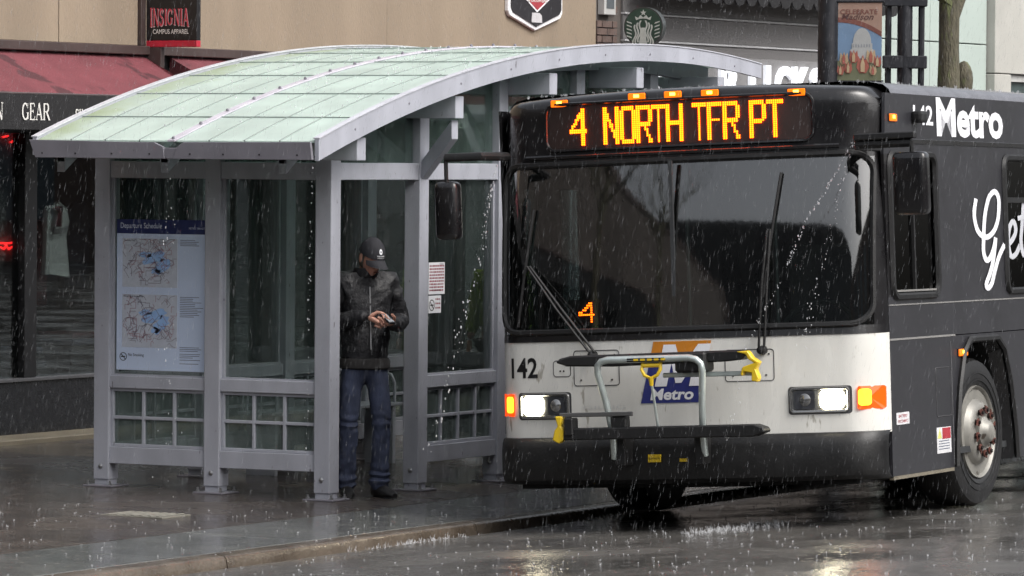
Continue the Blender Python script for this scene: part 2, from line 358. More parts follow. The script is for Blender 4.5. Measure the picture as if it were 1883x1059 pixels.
# ================================================================== ground
def zs(v): return 0.017*v            # sidewalk falls gently to the kerb
def zroad(v):                        # gutter, then up the cross fall to the crown
    if v > -1.62: return -0.112
    if v > -5.5: return -0.112 + min(1.0, (-1.62-v)/0.10)*0.036 + (-1.72-v)*0.0484
    return 0.107 + (-5.5-v)*0.004
road_m = wet_ground('wet_asphalt', (0.070, 0.067, 0.063), (0.115, 0.110, 0.103), 0.07, 0.30, 6.0, 0.0028, 26, (0.20, 0.195, 0.185))
walk_m = wet_ground('wet_brown_paving', (0.040, 0.034, 0.031), (0.082, 0.068, 0.060), 0.05, 0.36, 6.0, 0.0035, 45, (0.17, 0.145, 0.13))
band_m = wet_ground('wet_concrete', (0.085, 0.089, 0.086), (0.145, 0.149, 0.142), 0.05, 0.20, 3.5, 0.0015, 34, (0.20, 0.20, 0.19))
kerb_m = wet_ground('wet_kerb_stone', (0.048, 0.037, 0.028), (0.112, 0.092, 0.072), 0.10, 0.35, 3.0, 0.005, 40, (0.10, 0.08, 0.06))
ledge_m = M('ledge_stone', lin(120, 112, 96), 0.5, 0, 0.2, 3, 0.003, 40)

g = MB(); g.flat([(-900, -900, -1.6), (900, -900, -1.6), (900, 900, -1.6), (-900, 900, -1.6)])
tag(g.build('ground', M('far_ground', (0.06, 0.06, 0.06), 0.8)), kind='structure')
g = MB(); vs_ = [-60, -30, -20, -14, -10, -8, -6.5, -5.5, -4.6, -3.6, -2.6, -1.9, -1.72, -1.62, -1.40]
us_ = [-90, -40, -12, 0, 12, 40, 120]
for i in range(len(us_)-1):
    for j in range(len(vs_)-1):
        g.flat([(us_[i], vs_[j], zroad(vs_[j])), (us_[i+1], vs_[j], zroad(vs_[j])), (us_[i+1], vs_[j+1], zroad(vs_[j+1])), (us_[i], vs_[j+1], zroad(vs_[j+1]))])
tag(g.build('road', road_m, smooth=True), kind='structure')
# pavement: one brown sheet, then a row of concrete slabs with open joints, then kerb stones
side = MB(); side.prism([(-60, -0.52, zs(-0.52)), (90, -0.52, zs(-0.52)), (90, 4.75, zs(4.75)), (-60, 4.75, zs(4.75))], (0, 0, -0.3), (0, 0, 0))
sidewalk = tag(side.build('sidewalk', walk_m), kind='structure')
for k in range(-9, 14):
    a = k*1.52+0.35; b = a+1.512; q = MB(); dz = random.uniform(-0.001, 0.001)
    q.prism([(a, -1.405, zs(-1.40)+dz), (b, -1.405, zs(-1.40)+dz), (b, -0.528, zs(-0.53)+dz), (a, -0.528, zs(-0.53)+dz)], (0, 0, -0.25), (0, 0, 0))
    q.build('slab', band_m, sidewalk, bevel=0.004)
kr = [(-1.412, -0.3), (-1.412, -0.026), (-1.500, -0.028), (-1.522, -0.033), (-1.535, -0.046), (-1.548, -0.10), (-1.56, -0.3)]
kerb = tag(empty('kerb'), kind='structure')
for k in range(-5, 8):
    a = k*3.05-0.78; b = a+3.04; q = MB()
    q.prism([(0, v, z) for v, z in kr], (a, 0, 0), (b, 0, 0)); q.build('kerb_stone', kerb_m, kerb, smooth=True)
# utility plate let into the paving
ut = empty('utility_plate', (-1.79, 0.31, zs(0.31)))
tag(ut, 'pale ribbed metal utility plate set in the brown pavement before the shelter', 'utility cover')
q = MB(); q.box(-0.17, 0.17, -0.235, 0.235, -0.02, 0.005); q.build('plate', M('pale_plate', lin(112, 110, 102), 0.7, 0.1, 0.15, 20), ut, bevel=0.003)
for k in range(7):
    q = MB(); q.box(-0.15, 0.15, -0.2+k*0.062, -0.172+k*0.062, 0.0052, 0.011); q.build('rib', M('pale_rib', lin(128, 126, 118), 0.7, 0.1, 0.15, 20), ut, bevel=0.002)

# ================================================================== bus shelter
SH = empty('bus_shelter'); tag(SH, 'grey steel bus shelter with arched frosted glass roof and paned sides', 'bus shelter')
def zr(u): return 3.105-16.8+math.sqrt(16.8**2-(u-4.05)**2)
V0, V1, U0, U1 = -0.345, 1.80, -0.84, 5.90
PU = [0.0, 1.21, 2.36, 3.55, 4.75]
def post(u, v, hh=None):
    zb = zs(v); top = (hh or zr(u+0.06)-0.16)
    q = MB(); q.box(u, u+0.13, v, v+0.12, zb+0.05, top); o = q.build('post', frame_m, SH, bevel=0.006, seg=2)
    q = MB(); q.box(u+0.008, u+0.122, v+0.008, v+0.112, zb+0.012, zb+0.0505); q.build('foot_sleeve', frame_m, o)
    q = MB(); q.box(u-0.05, u+0.18, v-0.055, v+0.175, zb, zb+0.013); q.build('base_plate', gutter_m, o, bevel=0.003)
    for (bu, bv) in ((-0.025, -0.03), (0.155, -0.03), (-0.025, 0.15)):
        q = MB(); q.lathe([(0, .014), (.012, .014), (.012, .008), (.03, .008)], (u+bu, v+bv, zb+0.013), (0, 0, 1), 6); q.build('anchor_bolt', steel_m, o)
    q = MB(); q.lathe([(0, .017), (.006, .016), (.012, .008)], (u-0.0005, v+0.06, zb+0.14), (-1, 0, 0), 10); q.build('side_bolt', steel_m, o, smooth=True)
    return o
for u in PU:
    post(u, 0.0); post(u, 1.74)
post(0.0, 0.86); post(4.75, 0.86)

def bay(P, a0, a1, n, mid_open=False, glassm=None):
    """One glazed bay between two posts. P(a, d, z) maps along / depth (0 = outer face) / height."""
    def bx(name, a, b, d0, d1, z0, z1, mat, bev=0.003):
        q = MB(); c0 = P(a, d0, z0); c1 = P(b, d1, z1)
        q.box(min(c0[0], c1[0]), max(c0[0], c1[0]), min(c0[1], c1[1]), max(c0[1], c1[1]), z0, z1)
        return q.build(name, mat, SH, bevel=bev)
    bx('sill_rail', a0, a1, 0.012, 0.10, 0.705, 0.79, frame_m)
    bx('sill_moulding', a0, a1, 0.03, 0.08, 0.79, 0.802, frame_m, 0)
    bx('bottom_rail', a0, a1, 0.012, 0.10, 0.19, 0.305, frame_m)
    # lower grid
    w = (a1-a0); zt, zb = 0.705, 0.305; fr = 0.022
    bx('grid_bar', a0, a1, 0.032, 0.075, zt-fr, zt, frame_m); bx('grid_bar', a0, a1, 0.032, 0.075, zb, zb+fr, frame_m)
    zm = 0.5*(zt+zb)
    st = (w-fr)/n
    for k in range(n+1):
        bx('grid_bar', a0+k*st, a0+k*st+fr, 0.032, 0.075, zb+fr, zt-fr, frame_m)
    for k in range(n):
        bx('grid_bar', a0+k*st+fr, a0+(k+1)*st, 0.032, 0.075, zm-0.011, zm+0.011, frame_m)
        bx('pane', a0+k*st+fr-0.004, a0+(k+1)*st+0.004, 0.050, 0.056, zb+fr-0.004, zm-0.007, lglass, 0)
        bx('pane', a0+k*st+fr-0.004, a0+(k+1)*st+0.004, 0.050, 0.056, zm+0.007, zt-fr+0.004, lglass, 0)
    # upper light with thin stops at its sides
    bx('glazing_stop', a0, a0+0.02, 0.035, 0.07, 0.802, 2.135, frame_m, 0); bx('glazing_stop', a1-0.02, a1, 0.035, 0.07, 0.802, 2.135, frame_m, 0)
    bx('pane', a0+0.016, a1-0.016, 0.050, 0.056, 0.80, 2.137, sglass, 0)
def header(P, a0, a1):
    q = MB(); c0 = P(a0, 0.008, 0); c1 = P(a1, 0.10, 0)
    q.box(min(c0[0], c1[0]), max(c0[0], c1[0]), min(c0[1], c1[1]), max(c0[1], c1[1]), 2.135, 2.25); q.build('header_beam', frame_m, SH, bevel=0.004)
ST = lambda a, d, z: (a, d, z)                  # street side
BK = lambda a, d, z: (a, 1.86-d, z)             # back wall
EN = lambda a, d, z: (d, a, z)                  # near end
FE = lambda a, d, z: (4.88-d, a, z)             # far end
for k in range(4):
    a0, a1 = PU[k]+0.13, PU[k+1]
    header(ST, a0, a1); header(BK, a0, a1)
    bay(BK, a0, a1, 4)
    if k in (1, 2): bay(ST, a0, a1, 4)
    for v in (0.055, 1.80):                     # transom light under the arch
        q = MB(); n = 6; top = [(a0+(a1-a0)*i/n) for i in range(n+1)]
        pts = [(a0-0.004, v, 2.248), (a1+0.004, v, 2.248)] + [(u, v, zr(u)-0.05) for u in reversed(top)]
        q.prism(pts, (0, 0, 0), (0, 0.006, 0)); q.build('transom_pane', tglass, SH)
for (a0, a1) in ((0.12, 0.86), (0.98, 1.74)):
    for P in (EN, FE):
        bay(P, a0, a1, 3); header(P, a0, a1)
    for uu in (0.055, 4.82):
        q = MB(); q.box(uu, uu+0.006, a0-0.004, a1+0.004, 2.248, zr(uu)-0.16); q.build('transom_pane', tglass, SH)
# rafters with sawn ends under the eave, cross purlins, diagonal braces
for v in (-0.02, 0.885, 1.70):
    q = MB(); n = 14; us = [-0.30+(5.7+0.30)*i/n for i in range(n+1)]
    pts = [(-0.62, v, zr(-0.62)-0.10), (-0.62, v, zr(-0.62)-0.27)] + [(-0.30, v, zr(-0.30)-0.165)] + [(u, v, zr(u)-0.145-0.02) for u in us[1:]] + [(u, v, zr(u)-0.03) for u in reversed(us)]
    q.prism(pts, (0, 0, 0), (0, 0.06, 0)); q.build('rafter', frame_m, SH, bevel=0.003)
    q = MB(); q.prism([(-0.62, v, zr(-0.62)-0.11), (-0.62, v, zr(-0.62)-0.20), (-0.42, v, zr(-0.42)-0.185), (-0.42, v, zr(-0.42)-0.11)], (0, -0.003, 0), (0, 0.063, 0)); q.build('rafter_end', frame_m, SH)
PUR = [-0.18, 1.16, 2.54, 3.91, 5.28]
for k, u in enumerate(PUR):
    q = MB(); q.box(u-0.057, u+0.057, V0+0.012, V1-0.01, zr(u)-0.298, zr(u)-0.146); q.build('purlin', frame_m, SH, bevel=0.004)
    if 0 < k < 4:
        pu = PU[k]+0.065
        q = MB(); zb = 2.14; zt = zr(u)-0.298
        q.prism([(pu-0.045, -0.002, zb), (pu+0.045, -0.002, zb), (pu+0.045, -0.002, zb+0.13), (pu-0.045, -0.002, zb+0.13)], (0, 0, 0), (u-pu, V0+0.02+0.03, zt-zb-0.14))
        o = q.build('brace', frame_m, SH, bevel=0.002)
# curved edge beams
def arch_edge(v0, v1, d0, d1, name):
    q = MB(); n = 40
    us = [U0+0.03+(U1-U0-0.03)*i/n for i in range(n+1)]
    top = [(u, v0, zr(u)+0.016) for u in us]; bot = [(u, v0, zr(u)-(d0+(d1-d0)*(u-U0)/(U1-U0))) for u in us]
    q.prism(top+bot[::-1], (0, 0, 0), (0, v1-v0, 0)); o = q.build(name, frame_m, SH)
    q = MB(); q.prism([(u, 0, zr(u)+0.018) for u in us]+[(u, 0, zr(u)+0.026) for u in reversed(us)], (0, v0-0.006, 0), (0, v1+0.012, 0)); q.build('capping', M('capping_strip', lin(205, 206, 214), 0.35, 0.2), o)
    for k in range(9):
        u = U0+0.5+k*0.72; q = MB(); q.lathe([(0, .008), (.004, .007)], (u, v0-0.0005, zr(u)-0.05), (0, -1, 0), 8); q.build('rivet', gutter_m, o)
arch_edge(V0-0.03, V0, 0.125, 0.088, 'edge_beam'); arch_edge(V1, V1+0.03, 0.10, 0.085, 'edge_beam')
# frosted roof panes in a grid, glazing bars below the joints, valley bar with bolts between the two halves
NV, NU = 8, 10
ve = [V0+(V1-V0)*i/NV for i in range(NV+1)]; ue = [U0+0.03]+[-0.25+0.683*i for i in range(9)]+[U1]
for i in range(len(ue)-1):
    for j in range(NV):
        q = MB(); g_ = 0.006
        a, b = ue[i]+g_, ue[i+1]-g_; c, d = ve[j]+g_, ve[j+1]-g_; m = [a+(b-a)*t/3 for t in range(4)]
        pts = [(u, 0, zr(u)) for u in m]+[(u, 0, zr(u)-0.010) for u in reversed(m)]
        q.prism(pts, (0, c, 0), (0, d, 0)); q.build('roof_pane', roof_m, SH)
for u in ue[1:-1]:
    q = MB(); q.box(u-0.006, u+0.006, V0+0.002, V1-0.002, zr(u)-0.030, zr(u)+0.007); q.build('glazing_bar', seam_m, SH)
for j in range(1, NV):
    n = 24; us = [U0+0.04+(U1-U0-0.05)*i/n for i in range(n+1)]; q = MB()
    q.prism([(u, 0, zr(u)+0.004) for u in us]+[(u, 0, zr(u)-0.032) for u in reversed(us)], (0, ve[j]-0.006, 0), (0, ve[j]+0.006, 0)); q.build('glazing_bar', seam_m, SH)
n = 30; us = [U0+0.0+(U1-U0)*i/n for i in range(n+1)]; q = MB(); vm = ve[4]
q.prism([(u, 0, zr(u)+0.003) for u in us]+[(u, 0, zr(u)+0.013) for u in reversed(us)], (0, vm-0.028, 0), (0, vm+0.028, 0))
vb = q.build('valley_bar', M('valley_bar_paint', lin(190, 186, 196), 0.4), SH)
for k in range(20):
    u = U0+0.03+k*0.34
    if u > U1-0.05: break
    q = MB(); q.lathe([(0, .012), (.012, .011), (.018, .004)], (u, vm, zr(u)+0.013), (0, 0, 1), 8); q.build('valley_bolt', gutter_m, vb)
# eave gutter in two lengths with an outlet between
for (a, b, cut) in ((1.82, 0.77, 'r'), (0.665, -0.35, 'l')):
    if cut == 'r': pts = [(a, 2.388), (b+0.07, 2.374), (b, 2.346), (b-0.01, 2.268), (a-0.05, 2.270)]
    else: pts = [(a, 2.346), (a-0.05, 2.378), (b+0.005, 2.384), (b-0.01, 2.268), (a+0.03, 2.268)]
    q = MB(); q.prism([(0, v, z) for v, z in pts], (U0-0.03, 0, 0), (U0-0.008, 0, 0)); o = q.build('gutter', gutter_m, SH, bevel=0.002)
    q = MB(); q.prism([(U0-0.008, 0, 2.272), (U0-0.008, 0, 2.285), (U0+0.12, 0, 2.300), (U0+0.12, 0, 2.287)], (0, min(a, b)+0.02, 0), (0, max(a, b)-0.06, 0)); q.build('gutter_sole', gutter_m, o)
    for t in (0.1, 0.35, 0.62, 0.9):
        v = a+(b-a)*t; q = MB(); q.lathe([(0, .006), (.004, .005)], (U0-0.03, v, 2.30), (-1, 0, 0), 8); q.build('rivet', decalk_m, o)
q = MB(); q.prism([(0, 0.775, 2.34), (0, 0.66, 2.34), (0, 0.685, 2.268), (0, 0.755, 2.268)], (U0-0.024, 0, 0), (U0+0.04, 0, 0)); q.build('outlet', gutter_m, SH, bevel=0.003)

# bench along the back wall
BN = empty('shelter_bench', (1.6, 1.40, zs(1.4))); tag(BN, 'pale metal bench with hooped arms inside the shelter along its back wall', 'bench')
for k in range(3):
    q = MB(); q.box(0, 1.9, k*0.10, k*0.10+0.085, 0.43, 0.455); q.build('seat_slat', frame_m, BN, bevel=0.004)
for a in (0.1, 0.95, 1.8):
    q = MB(); q.box(a-0.02, a+0.02, 0.02, 0.26, 0.0, 0.43); q.build('leg', frame_m, BN, bevel=0.003)
    q = MB(); q.tube([(a, 0.02, 0.455), (a, 0.02, 0.60), (a, 0.05, 0.66), (a, 0.15, 0.68), (a, 0.25, 0.64), (a, 0.27, 0.455)], 0.012, 8); q.build('arm_hoop', frame_m, BN, smooth=True)

# departure schedule hung behind the end glass
PO = empty('schedule_poster', (0.041, 0.99, 0.83)); tag(PO, 'blue-headed departure schedule poster with two route maps on the shelter end glass', 'poster')
pw, ph = 0.715, 1.023           # local: x' = leftwards in v from 0 .. 0.715
def PP(x, y, e=0.0): return (-e, pw-x, y)     # x from the left edge seen from the street corner
paper_m = M('poster_paper', lin(196, 210, 234), 0.35, 0, 0.03); navy_m = M('poster_navy', lin(35, 45, 92), 0.4)
mapg_m = M('map_grey', lin(190, 196, 208), 0.4, 0, 0.06, 20); lake_m = M('map_lake', lin(150, 185, 230), 0.4); ink_m = M('map_ink', lin(120, 112, 125), 0.4); redink_m = M('map_red_ink', lin(160, 110, 120), 0.4)
def prect(name, x0, x1, y0, y1, mat, e):
    q = MB(); q.prism([PP(x0, y0, e), PP(x1, y0, e), PP(x1, y1, e), PP(x0, y1, e)], (0, 0, 0), (0.0008, 0, 0)); return q.build(name, mat, PO)
q = MB(); q.box(0.0, 0.006, 0, pw, 0, ph); q.build('sheet', paper_m, PO)
prect('heading_band', 0, pw, ph-0.095, ph+0.001, navy_m, 0.0016)
q = MB(); put_text(q, 'Departure Schedule', lambda a, b: PP(0.03+a, ph-0.07+b, 0.0022), w=0.33, h=0.048); q.build('heading_text', M('poster_white', lin(200, 208, 225), 0.4), PO)
q = MB(); put_text(q, 'METRO TRANSIT', lambda a, b: PP(0.575+a, ph-0.062+b, 0.0022), w=0.125, h=0.014); q.build('heading_text', M('poster_white', (.6, .6, .7), 0.4), PO)
rnd = random.Random(3)
def citymap(y0, y1, title, seed):
    rr = random.Random(seed); x0, x1 = 0.045, 0.485
    prect('map_sheet', x0, x1, y0, y1, mapg_m, 0.0012)
    q = MB()
    for (cx, cy, rx, ry, rot) in ((0.30, 0.60, 0.10, 0.055, 0.5), (0.36, 0.45, 0.05, 0.09, -0.5), (0.23, 0.66, 0.05, 0.03, 0.2), (0.31, 0.33, 0.035, 0.03, 0)):
        pts = []
        for i in range(16):
            a = 2*math.pi*i/16; r = 1+rr.uniform(-0.25, 0.25); px = rx*r*math.cos(a); py = ry*r*math.sin(a)
            pts.append(PP(cx*1.0+px*math.cos(rot)-py*math.sin(rot), y0+(cy+px*math.sin(rot)*2+py*math.cos(rot)*2)*(y1-y0), 0.0024))
        q.flat(pts)
    tag(q.build('lakes', lake_m, PO), kind='stuff')
    for mat, nn, nm in ((ink_m, 46, 'streets'), (redink_m, 34, 'routes')):
        q = MB()
        for i in range(nn):
            x, y = rr.uniform(x0+0.02, x1-0.04), rr.uniform(y0+0.02, y1-0.02); a = rr.choice((0, math.pi/2, math.pi/4, 2.2))
            for s_ in range(rr.randint(2, 5)):
                ln = rr.uniform(0.01, 0.05); x2 = min(max(x+ln*math.cos(a), x0+0.005), x1-0.005); y2 = min(max(y+ln*math.sin(a), y0+0.005), y1-0.005)
                d = Vector((x2-x, y2-y))
                if d.length > 0.004:
                    n_ = Vector((-d.y, d.x)).normalized()*0.0013; q.flat([PP(x-n_.x, y-n_.y, 0.0031), PP(x2-n_.x, y2-n_.y, 0.0031), PP(x2+n_.x, y2+n_.y, 0.0031), PP(x+n_.x, y+n_.y, 0.0031)])
                x, y = x2, y2; a += rr.choice((-1.57, 0, 0.5, 1.57))
        tag(q.build(nm, mat, PO), kind='stuff')
    q = MB(); put_text(q, title, lambda a, b: PP(x0+0.012+a, y1-0.022+b, 0.0036), h=0.014); q.build('map_title', decalk_m, PO)
citymap(0.565, 0.895, 'Weekday Map', 11); citymap(0.155, 0.515, 'Weekend & Holiday Map', 12)
q = MB()
for base, nl in ((0.885, 4), (0.50, 12), (0.16, 3), (0.115, 3), (0.075, 1), (0.05, 1)):
    for i in range(nl): 
        w_ = rnd.uniform(0.10, 0.185); q.flat([PP(0.505, base-i*0.012, 0.001), PP(0.505+w_, base-i*0.012, 0.001), PP(0.505+w_, base-i*0.012+0.004, 0.001), PP(0.505, base-i*0.012+0.004, 0.001)])
tag(q.build('fine_print', M('print_grey', lin(110, 115, 130), 0.5), PO), kind='stuff')
q = MB(); n = 20
for i in range(n):
    a, b = 2*math.pi*i/n, 2*math.pi*(i+1)/n
    q.flat([PP(0.055+r*math.cos(t), 0.09+r*math.sin(t), 0.001) for r, t in ((0.024, a), (0.024, b), (0.029, b), (0.029, a))])
q.flat([PP(0.037, 0.105, 0.001), PP(0.041, 0.109, 0.001), PP(0.074, 0.075, 0.001), PP(0.070, 0.071, 0.001)]); q.flat([PP(0.038, 0.086, 0.0015), PP(0.070, 0.086, 0.0015), PP(0.070, 0.094, 0.0015), PP(0.038, 0.094, 0.0015)])
put_text(q, 'No Smoking', lambda a, b: PP(0.095+a, 0.088+b, 0.001), w=0.125, h=0.026); q.build('no_smoking_mark', decalk_m, PO)

# rule plates stuck on the street-side glass
for (nm, lab, u0, u1, z0, z1, lines) in (('rules_notice', 'larger white shelter rules notice with red print on the street-side glass', 1.425, 1.655, 1.345, 1.565, 9), ('no_smoking_notice', 'small white notice with crossed-out symbol below the rules notice', 1.425, 1.605, 1.215, 1.335, 3)):
    o = empty(nm, (u0, 0.0485, z0)); tag(o, lab, 'notice'); w_, h_ = u1-u0, z1-z0
    q = MB(); q.box(0, w_, -0.003, 0.0, 0, h_); q.build('plate', M('notice_white', lin(225, 226, 230), 0.4), o)
    q = MB()
    for i in range(lines):
        y = h_-0.03-i*(0.021 if lines > 4 else 0.03); x = 0.012 if lines > 4 else w_*0.55
        while x < w_-0.02:
            ww = min(rnd.uniform(0.012, 0.035), w_-0.012-x); q.flat([(x, -0.0035, y), (x+ww, -0.0035, y), (x+ww, -0.0035, y+0.011), (x, -0.0035, y+0.011)]); x += ww+0.006
    q.build('printed_lines', M('notice_red_ink', lin(140, 70, 80), 0.5), o)
    if lines <= 4:
        q = MB(); cx, cz = w_*0.26, h_*0.45
        for i in range(n):
            a, b = 2*math.pi*i/n, 2*math.pi*(i+1)/n; q.flat([(cx+r*math.cos(t), -0.0035, cz+r*math.sin(t)) for r, t in ((0.033, a), (0.033, b), (0.040, b), (0.040, a))])
        q.flat([(cx-0.026, -0.004, cz+0.020), (cx-0.020, -0.004, cz+0.026), (cx+0.026, -0.004, cz-0.020), (cx+0.020, -0.004, cz-0.026)])
        q.flat([(cx-0.022, -0.0045, cz-0.004), (cx+0.022, -0.0045, cz-0.004), (cx+0.022, -0.0045, cz+0.006), (cx-0.022, -0.0045, cz+0.006)]); q.build('ban_symbol', decalk_m, o)
    else:
        q = MB(); put_text(q, 'RULES', lambda a, b: (w_*0.68+a, -0.0036, h_-0.017+b), w=0.055, h=0.011); put_text(q, 'NO SMOKING', lambda a, b: (0.05+a, -0.0036, 0.02+b), w=0.12, h=0.014); q.build('heading', decalk_m, o)
# ================================================================== clothing shop behind the shelter
stucco_m = M('tan_stucco', lin(138, 124, 107), 0.85, 0, 0.14, 1.1, 0.004, 70, stretch=(1.4, 1, 0.3))
trim_m = M('brown_trim', lin(66, 54, 52), 0.5, 0, 0.15, 4)
darkstone_m = M('black_granite', lin(30, 31, 34), 0.25, 0, 0.3, 30, rvar=0.1)
maroon_m = M('maroon_canvas', lin(104, 50, 57), 0.8, 0, 0.22, 2.2, 0.003, 60, spots=lin(72, 34, 40), spot_scale=2.3, spot_lo=0.60)
valance_m = M('black_canvas', lin(22, 21, 23), 0.7, 0, 0.2, 5, 0.002, 60)
room_m = M('dark_shop_wall', lin(58, 56, 55), 0.8, 0, 0.2, 2)
letter_m = M('sign_letter', lin(215, 213, 208), 0.5, var=0.05)
mull_m = M('black_mullion', lin(20, 20, 22), 0.4)
CS = empty('clothing_shop', (0, 4.9, 0)); tag(CS, 'tan stucco clothing shop with maroon awnings and black sign band behind the shelter', 'building')
def cpart(name, mat, x0, x1, y0, y1, z0, z1, bev=0.0, par=None):
    q = MB(); q.box(x0, x1, y0, y1, z0, z1); return q.build(name, mat, par or CS, bevel=bev)
# upper wall in rendered panels with open joints
edges = [-80, -60, -44, -32, -26, -20, -14, -8.5, -3.0, 0.6, 4.17, 5.33]
for a, b in zip(edges[:-1], edges[1:]): cpart('stucco_panel', stucco_m if a > -5 else M('dark_reflection_panel', lin(70, 64, 60), 0.7, 0, 0.2, 1.0), a+0.006, b-0.006, 0.0, 0.3, 3.17, 6.6, 0.004)  # unseen panels left of view are darkened for the windscreen reflection
for a, b in zip([5.40, 9.4], [9.4, 13.44]): cpart('stucco_panel', stucco_m, a+0.0015, b-0.0015, 0.0, 0.3, 3.17, 6.6, 0.001)
cpart('pilaster', trim_m, 5.33, 5.398, -0.03, 0.28, 3.172, 6.6, 0.004)
cpart('wall', room_m, -80, 13.44, 0.305, 0.5, 2.6, 6.6)
cpart('parapet', trim_m, -80, 13.5, -0.1, 0.6, 6.6, 6.85, 0.01)
cpart('string_course', trim_m, -80, 13.44, -0.075, 0.3, 3.095, 3.168, 0.006)
cpart('fascia_board', mull_m, -80, 13.44, 0.0, 0.12, 2.45, 3.09)
cpart('bulkhead', darkstone_m, -80, 13.44, -0.12, 0.05, 0.10, 0.53, 0.004)
cpart('window_sill', M('metal_sill', lin(95, 95, 98), 0.4, 0.4), -80, 13.44, -0.14, 0.06, 0.531, 0.555, 0.003)
q = MB(); q.prism([(0, -0.42, 0.0), (0, -0.42, 0.115), (0, -0.122, 0.128), (0, -0.122, 0.0)], (-80, 0, 0), (13.44, 0, 0)); q.build('stone_ledge', ledge_m, CS, bevel=0.008)
mul = [-79, -72, -64, -56, -48, -40, -34, -28, -24, -21.5, -19, -16.5, -14, -11.5, -9, -6.5, -4, -1.2, 1.5, 3.62, 5.65, 7.2, 8.6, 10.6, 12.4, 13.3]
for i, a in enumerate(mul):
    cpart('mullion', mull_m, a, a+0.17, -0.06, 0.06, 0.556, 2.449, 0.004)
for a, b in zip(mul[:-1], mul[1:]):
    q = MB(); q.box(a+0.17, b, -0.003, 0.003, 0.556, 2.449); q.build('window_pane', shopglass, CS)
# display interior: floor, back wall, ceiling, a few racks
cpart('display_floor', room_m, -80, 13.44, 0.06, 2.6, 0.40, 0.50); cpart('display_back', room_m, -80, 13.44, 2.5, 2.6, 0.50, 2.6); cpart('shop_ceiling', room_m, -80, 13.44, 0.5, 2.6, 2.6, 2.7)
cloth_cols = [lin(70, 72, 82), lin(96, 92, 90), lin(48, 52, 74), lin(90, 40, 44), lin(110, 112, 110)]
rr = random.Random(5)
for k in range(10):
    a = 3.9+k*0.86; cpart('display_table', M('table_dark', lin(46, 42, 40), 0.6), a, a+0.62, 0.25, 0.7, 0.50, 0.60+0.1*(k % 2), 0.005)
    for j in range(3):
        z = 0.601+0.1*(k % 2)+j*0.055; cpart('folded_stack', M('folded_cloth_%d' % ((k+j) % 5), cloth_cols[(k+j) % 5], 0.9), a+0.05+0.01*j, a+0.55-0.02*j, 0.28, 0.66, z, z+0.05, 0.012)
for k in range(9):
    a = 4.4+k*1.02
    q = MB(); y = 0.9+0.25*(k % 3); zt = 1.9-0.12*(k % 2)
    q.prism([(a, y, zt-0.75), (a+0.36, y, zt-0.75), (a+0.37, y, zt-0.22), (a+0.46, y, zt-0.30), (a+0.51, y, zt-0.20), (a+0.30, y, zt), (a+0.22, y, zt-0.04), (a+0.14, y, zt), (a-0.15, y, zt-0.20), (a-0.09, y, zt-0.30), (a-0.01, y, zt-0.22)], (0, 0, 0), (0, 0.09, 0))
    q.build('hanging_shirt', M('shirt_%d' % (k % 5), cloth_cols[(k*2+1) % 5], 0.9), CS, bevel=0.02)
# awnings: sloping canvas, closed ends, black valance that carries the sign
def awning(u0, u1, words):
    q = MB(); t, b = 3.085, 2.74
    n = 14
    top = []; 
    for i in range(n+1):
        u = u0+(u1-u0)*i/n; sag = 0.012*math.sin(i*1.9)
        top.append([(u, -0.02, t), (u, -0.24+0.0, t-0.118-abs(sag)), (u, -0.47, t-0.228-abs(sag)*1.3), (u, -0.70, b)])
    for i in range(n):
        for k in range(3): q.flat([top[i][k], top[i+1][k], top[i+1][k+1], top[i][k+1]])
    q.flat([(u0, -0.02, t), (u0, -0.70, b), (u0, -0.02, b)]); q.flat([(u1, -0.02, t), (u1, -0.02, b), (u1, -0.70, b)])
    aw = q.build('awning', maroon_m, CS)
    q = MB(); q.box(u0, u1, -0.71, -0.69, 2.475, 2.742); q.build('sign_band', valance_m, aw)
    q = MB(); q.box(u0, u0+0.02, -0.689, -0.02, 2.475, 2.738); q.build('valance_end', valance_m, aw); q = MB(); q.box(u1-0.02, u1, -0.689, -0.02, 2.475, 2.738); q.build('valance_end', valance_m, aw)
    q = MB(); q.tube([(u0, -0.705, 2.747), (u1, -0.705, 2.747)], 0.008, 6); q.build('awning_rail', M('awning_rail', lin(110, 100, 100), 0.4, 0.6), aw)
    for (s_, u, h) in words:
        q = MB(); put_serif(q, s_, lambda a, b, e: (u+a, -0.714-e, 2.548+b), h, 0.80, 0.05); q.build('sign_lettering', letter_m, aw)
awning(-3.0, 5.38, [('AN', 2.14, 0.125), ('GEAR', 2.585, 0.125), ('SINCE', 3.315, 0.088)])
awning(5.78, 13.3, [('OFFICIAL', 7.62, 0.125), ('LICENSED', 8.93, 0.125)])
# hung T-shirt, price card and neon in the near window
TS = empty('white_t_shirt', (4.16, 5.0, 1.36)); tag(TS, 'white T-shirt with dark script lettering hanging in the leftmost shop window', 't-shirt')
q = MB(); n = 10
def shirt(a, b): return (a, 0.03*math.sin(a*18)+0.02*math.sin(b*9), b)
L_ = [shirt(0.0, -0.02), shirt(0.10, -0.015), shirt(0.20, -0.03), shirt(0.305, -0.05), shirt(0.29, 0.15), shirt(0.272, 0.28), shirt(0.285, 0.40), shirt(0.24, 0.50), shirt(0.17, 0.56), shirt(0.13, 0.52), shirt(0.07, 0.53), shirt(0.0, 0.50)]
q.prism(L_, (0, 0, 0), (0, 0.05, 0)); q.build('fabric', M('white_cotton', lin(238, 240, 236), 0.9, 0, 0.08, 6, 0.004, 12), TS, bevel=0.008)
q = MB(); put_text(q, 'Badgers', lambda a, b: (0.01+a, -0.045, 0.27+b+a*0.12), w=0.26, h=0.085, shear=0.35); q.build('script_print', M('shirt_print', lin(75, 70, 76), 0.8), TS)
